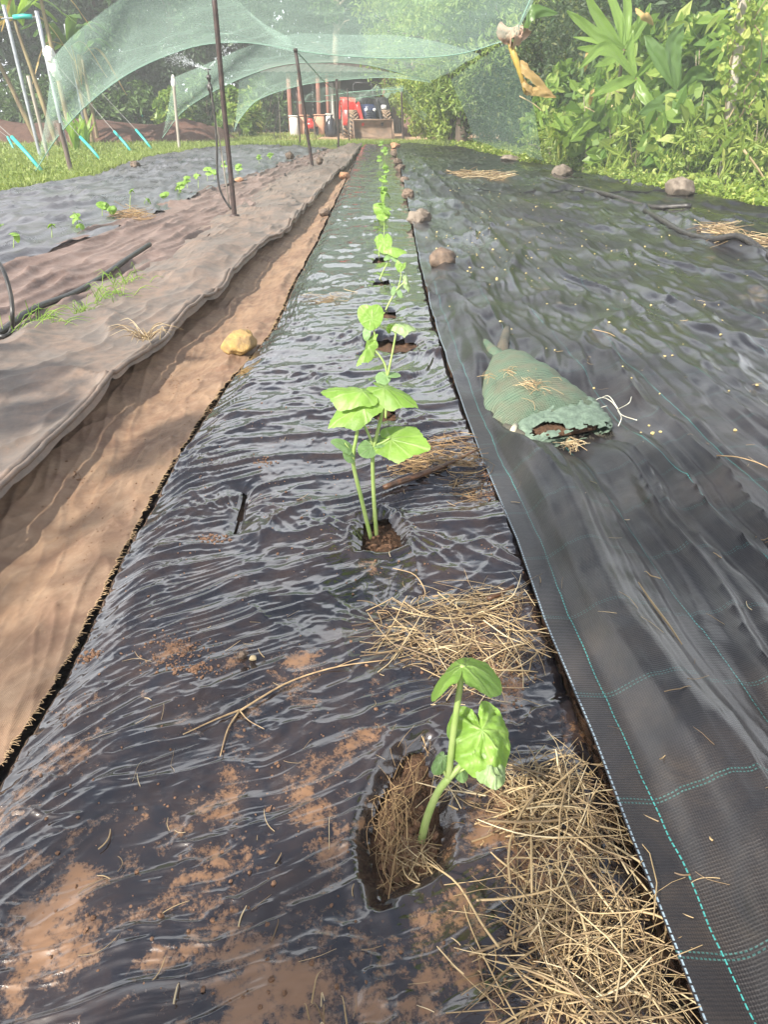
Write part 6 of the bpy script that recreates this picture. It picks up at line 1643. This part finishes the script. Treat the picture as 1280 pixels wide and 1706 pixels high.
def blades_field(n, fx, fy, h, mat, name, label, wid=.010):
    V = np.zeros((n, 3, 3)); k = 0
    while k < n:
        y = fy(); x = fx(y)
        if x is None: continue
        H = h * rnd.uniform(.5, 1.4); a = rnd.uniform(0, 6.28); c, s = math.cos(a), math.sin(a); b = rnd.gauss(0, .45) * H; b2 = rnd.gauss(0, .45) * H
        w = wid * (1 + .02 * y)
        V[k] = [(x - c * w, y - s * w, -.02), (x + c * w, y + s * w, -.02), (x + b, y + b2, H)]; k += 1
    o = link(name, arr_mesh(name, V.reshape(-1, 3), np.arange(n * 3).reshape(-1, 3), False), M[mat]); tag(o, label, 'grass', kind='stuff')
blades_field(30000, fxl, lambda: rnd.uniform(11, 40), .16, 'lawn', 'grass', 'sunlit grass between the left film and the wood')
blades_field(9000, lambda y: rnd.uniform(-7, 4), lambda: rnd.uniform(32.6, 36.2), .12, 'lawn', 'grass', 'grass strip between the far ends of the beds and the dirt yard', .014)
blades_field(2500, lambda y: rnd.uniform(-9, -3.2), lambda: rnd.uniform(38, 46), .16, 'lawn', 'grass', 'sparse grass on the dirt yard left of the tractor', .014)

# trees standing behind the photographer: their branches dapple the near fabric
SUN_EL, SUN_AZ = R(38), R(223)
sund = Vector((math.sin(SUN_AZ) * math.cos(SUN_EL), math.cos(SUN_AZ) * math.cos(SUN_EL), math.sin(SUN_EL)))

cl_ = []; rr_ = np.random.RandomState(3)
shade_spots = [((1180, 960), .16, 1), ((1240, 1020), .18, 1), ((1090, 905), .12, 1), ((980, 930), .10, .8), ((1280, 930), .16, 1), ((900, 860), .08, .8), ((250, 705), .10, 1), ((190, 745), .08, .8), ((60, 690), .10, .9), ((30, 640), .14, .9),
               ((560, 1000), .06, .7), ((1000, 800), .09, .7), ((1130, 780), .10, .7), ((420, 1690), .05, 1), ((455, 1640), .05, 1), ((490, 1590), .045, 1), ((525, 1530), .045, 1), ((555, 1480), .04, 1), ((310, 1720), .06, 1), ((620, 1700), .05, .8)]
for (p_, r_, d_) in shade_spots:
    c = G(*p_, .12); c = np.array(c + sund * (8.5 + rnd.uniform(-.6, .6)))
    n_ = int(1500 * d_ * r_ / .12 * .22); cl_.append(c + rr_.normal(size=(n_, 3)) * r_ * .62)
bc = np.array(sund) * 9.5 + np.array([0, 1.5, 0])
for k in range(46):
    a_ = rr_.normal(size=3) * np.array([1.6, 1.6, .9]); q_ = bc + np.array([-2.6, -2.6, 1.2]) + a_; cl_.append(q_ + rr_.normal(size=(120, 3)) * .3)
pts_ = np.concatenate(cl_)
tb = Vector((-7.6, -8.2, 0)); root = empty('broadleaf_tree', tb, 'tree standing behind the photographer whose branches dapple the near fabric', 'tree')
rel(link('crown', leaves_mesh('crown', pts_, .085, .55), M['fbush'], root))
mb = MB().tube(spline([tb - Vector((0, 0, .2)), tb + Vector((.1, .1, 2.5)), tb + Vector((.2, .3, 5)), tb + Vector((.5, .4, 7.4))], 14), [.24, .18, .14, .05], 10, True, .08)
for c in cl_[::2]:
    e = Vector(c.mean(0)); mb.tube(spline([tb + Vector((.2, .3, rnd.uniform(3.2, 6.4))), (tb + Vector((.2, .3, 5.5))).lerp(e, .55) + Vector((0, 0, .35)), e], 10), [.06, .03, .008], 6)
rel(mb.build('trunk', M['bark'], root))
# added haze standing in for glare and spray mist over the field
hz = MB().box((0, 32, 8.4), (75, 48, 9.6)); h_ = hz.build('haze', None)
hm = bpy.data.materials.new('added haze'); hm.use_nodes = True; hm.node_tree.nodes.clear()
ho = hm.node_tree.nodes.new('ShaderNodeOutputMaterial'); hv = hm.node_tree.nodes.new('ShaderNodeVolumePrincipled')
hv.inputs['Color'].default_value = (.9, .95, .93, 1); hv.inputs['Density'].default_value = .0033; hv.inputs['Anisotropy'].default_value = 0
hm.node_tree.links.new(hv.outputs[0], ho.inputs['Volume']); h_.data.materials.append(hm); tag(h_, 'thin haze added over the field and the wood for glare and spray mist', 'haze', kind='stuff')
# ================================================================== LIGHT, SKY, CAMERA
w = bpy.data.worlds.new('World'); SC.world = w; w.use_nodes = True; nt = w.node_tree
bg = nt.nodes['Background']; sky = nt.nodes.new('ShaderNodeTexSky'); sky.sky_type = 'NISHITA'; sky.sun_disc = False
sky.sun_elevation = SUN_EL; sky.sun_rotation = SUN_AZ; sky.air_density = 1.0; sky.dust_density = 4.0; sky.ozone_density = 1.0
hs = nt.nodes.new('ShaderNodeHueSaturation'); hs.inputs['Saturation'].default_value = .75; hs.inputs['Value'].default_value = .6; nt.links.new(sky.outputs[0], hs.inputs['Color']); 
tcw = nt.nodes.new('ShaderNodeTexCoord'); mp = nt.nodes.new('ShaderNodeMapping'); mp.inputs['Scale'].default_value = (1, 1, 1.7); nt.links.new(tcw.outputs['Generated'], mp.inputs[0])
cn = nt.nodes.new('ShaderNodeTexNoise'); cn.inputs['Scale'].default_value = 3.4; cn.inputs['Detail'].default_value = 7; cn.inputs['Roughness'].default_value = .58; nt.links.new(mp.outputs[0], cn.inputs[0])
cr_ = nt.nodes.new('ShaderNodeValToRGB'); cr_.color_ramp.elements[0].position = .50; cr_.color_ramp.elements[1].position = .64; cx_ = nt.nodes.new('ShaderNodeMix'); cx_.data_type = 'RGBA'; 
sx_ = nt.nodes.new('ShaderNodeSeparateXYZ'); nt.links.new(tcw.outputs['Generated'], sx_.inputs[0])
el_ = nt.nodes.new('ShaderNodeMapRange'); el_.inputs[1].default_value = .38; el_.inputs[2].default_value = .80; el_.inputs[3].default_value = .24; el_.inputs[4].default_value = -.14; nt.links.new(sx_.outputs[2], el_.inputs[0])
ad_ = nt.nodes.new('ShaderNodeMath'); ad_.operation = 'ADD'; nt.links.new(cn.outputs[0], ad_.inputs[0]); nt.links.new(el_.outputs[0], ad_.inputs[1]); nt.links.new(ad_.outputs[0], cr_.inputs[0])
nt.links.new(cr_.outputs[0], cx_.inputs[0]); nt.links.new(hs.outputs[0], cx_.inputs[6]); cx_.inputs[7].default_value = (5.8, 6.0, 6.4, 1)
nt.links.new(cx_.outputs[2], bg.inputs[0]); bg.inputs[1].default_value = .15
sl = bpy.data.lights.new('sun', 'SUN'); sl.energy = 4.8; sl.angle = R(.6); sl.color = (1, .94, .84)
so_ = bpy.data.objects.new('sun', sl); COL.objects.link(so_); so_.rotation_euler = (-sund).to_track_quat('-Z', 'Y').to_euler(); so_.location = (-10, -10, 14)
cam = bpy.data.cameras.new('camera'); co_ = bpy.data.objects.new('camera', cam); COL.objects.link(co_); SC.camera = co_
co_.location = (0, 0, CH); co_.rotation_euler = (math.pi / 2 - PITCH, 0, 0)
cam.sensor_fit = 'VERTICAL'; cam.sensor_height = 36; cam.lens = FPX / 1706 * 36; cam.clip_end = 1500; cam.clip_start = .02
SC.view_settings.view_transform = 'Standard'; SC.view_settings.look = 'None'; SC.view_settings.exposure = 1.25; SC.view_settings.gamma = 1
SC.cycles.transparent_max_bounces = 24; SC.cycles.max_bounces = 8
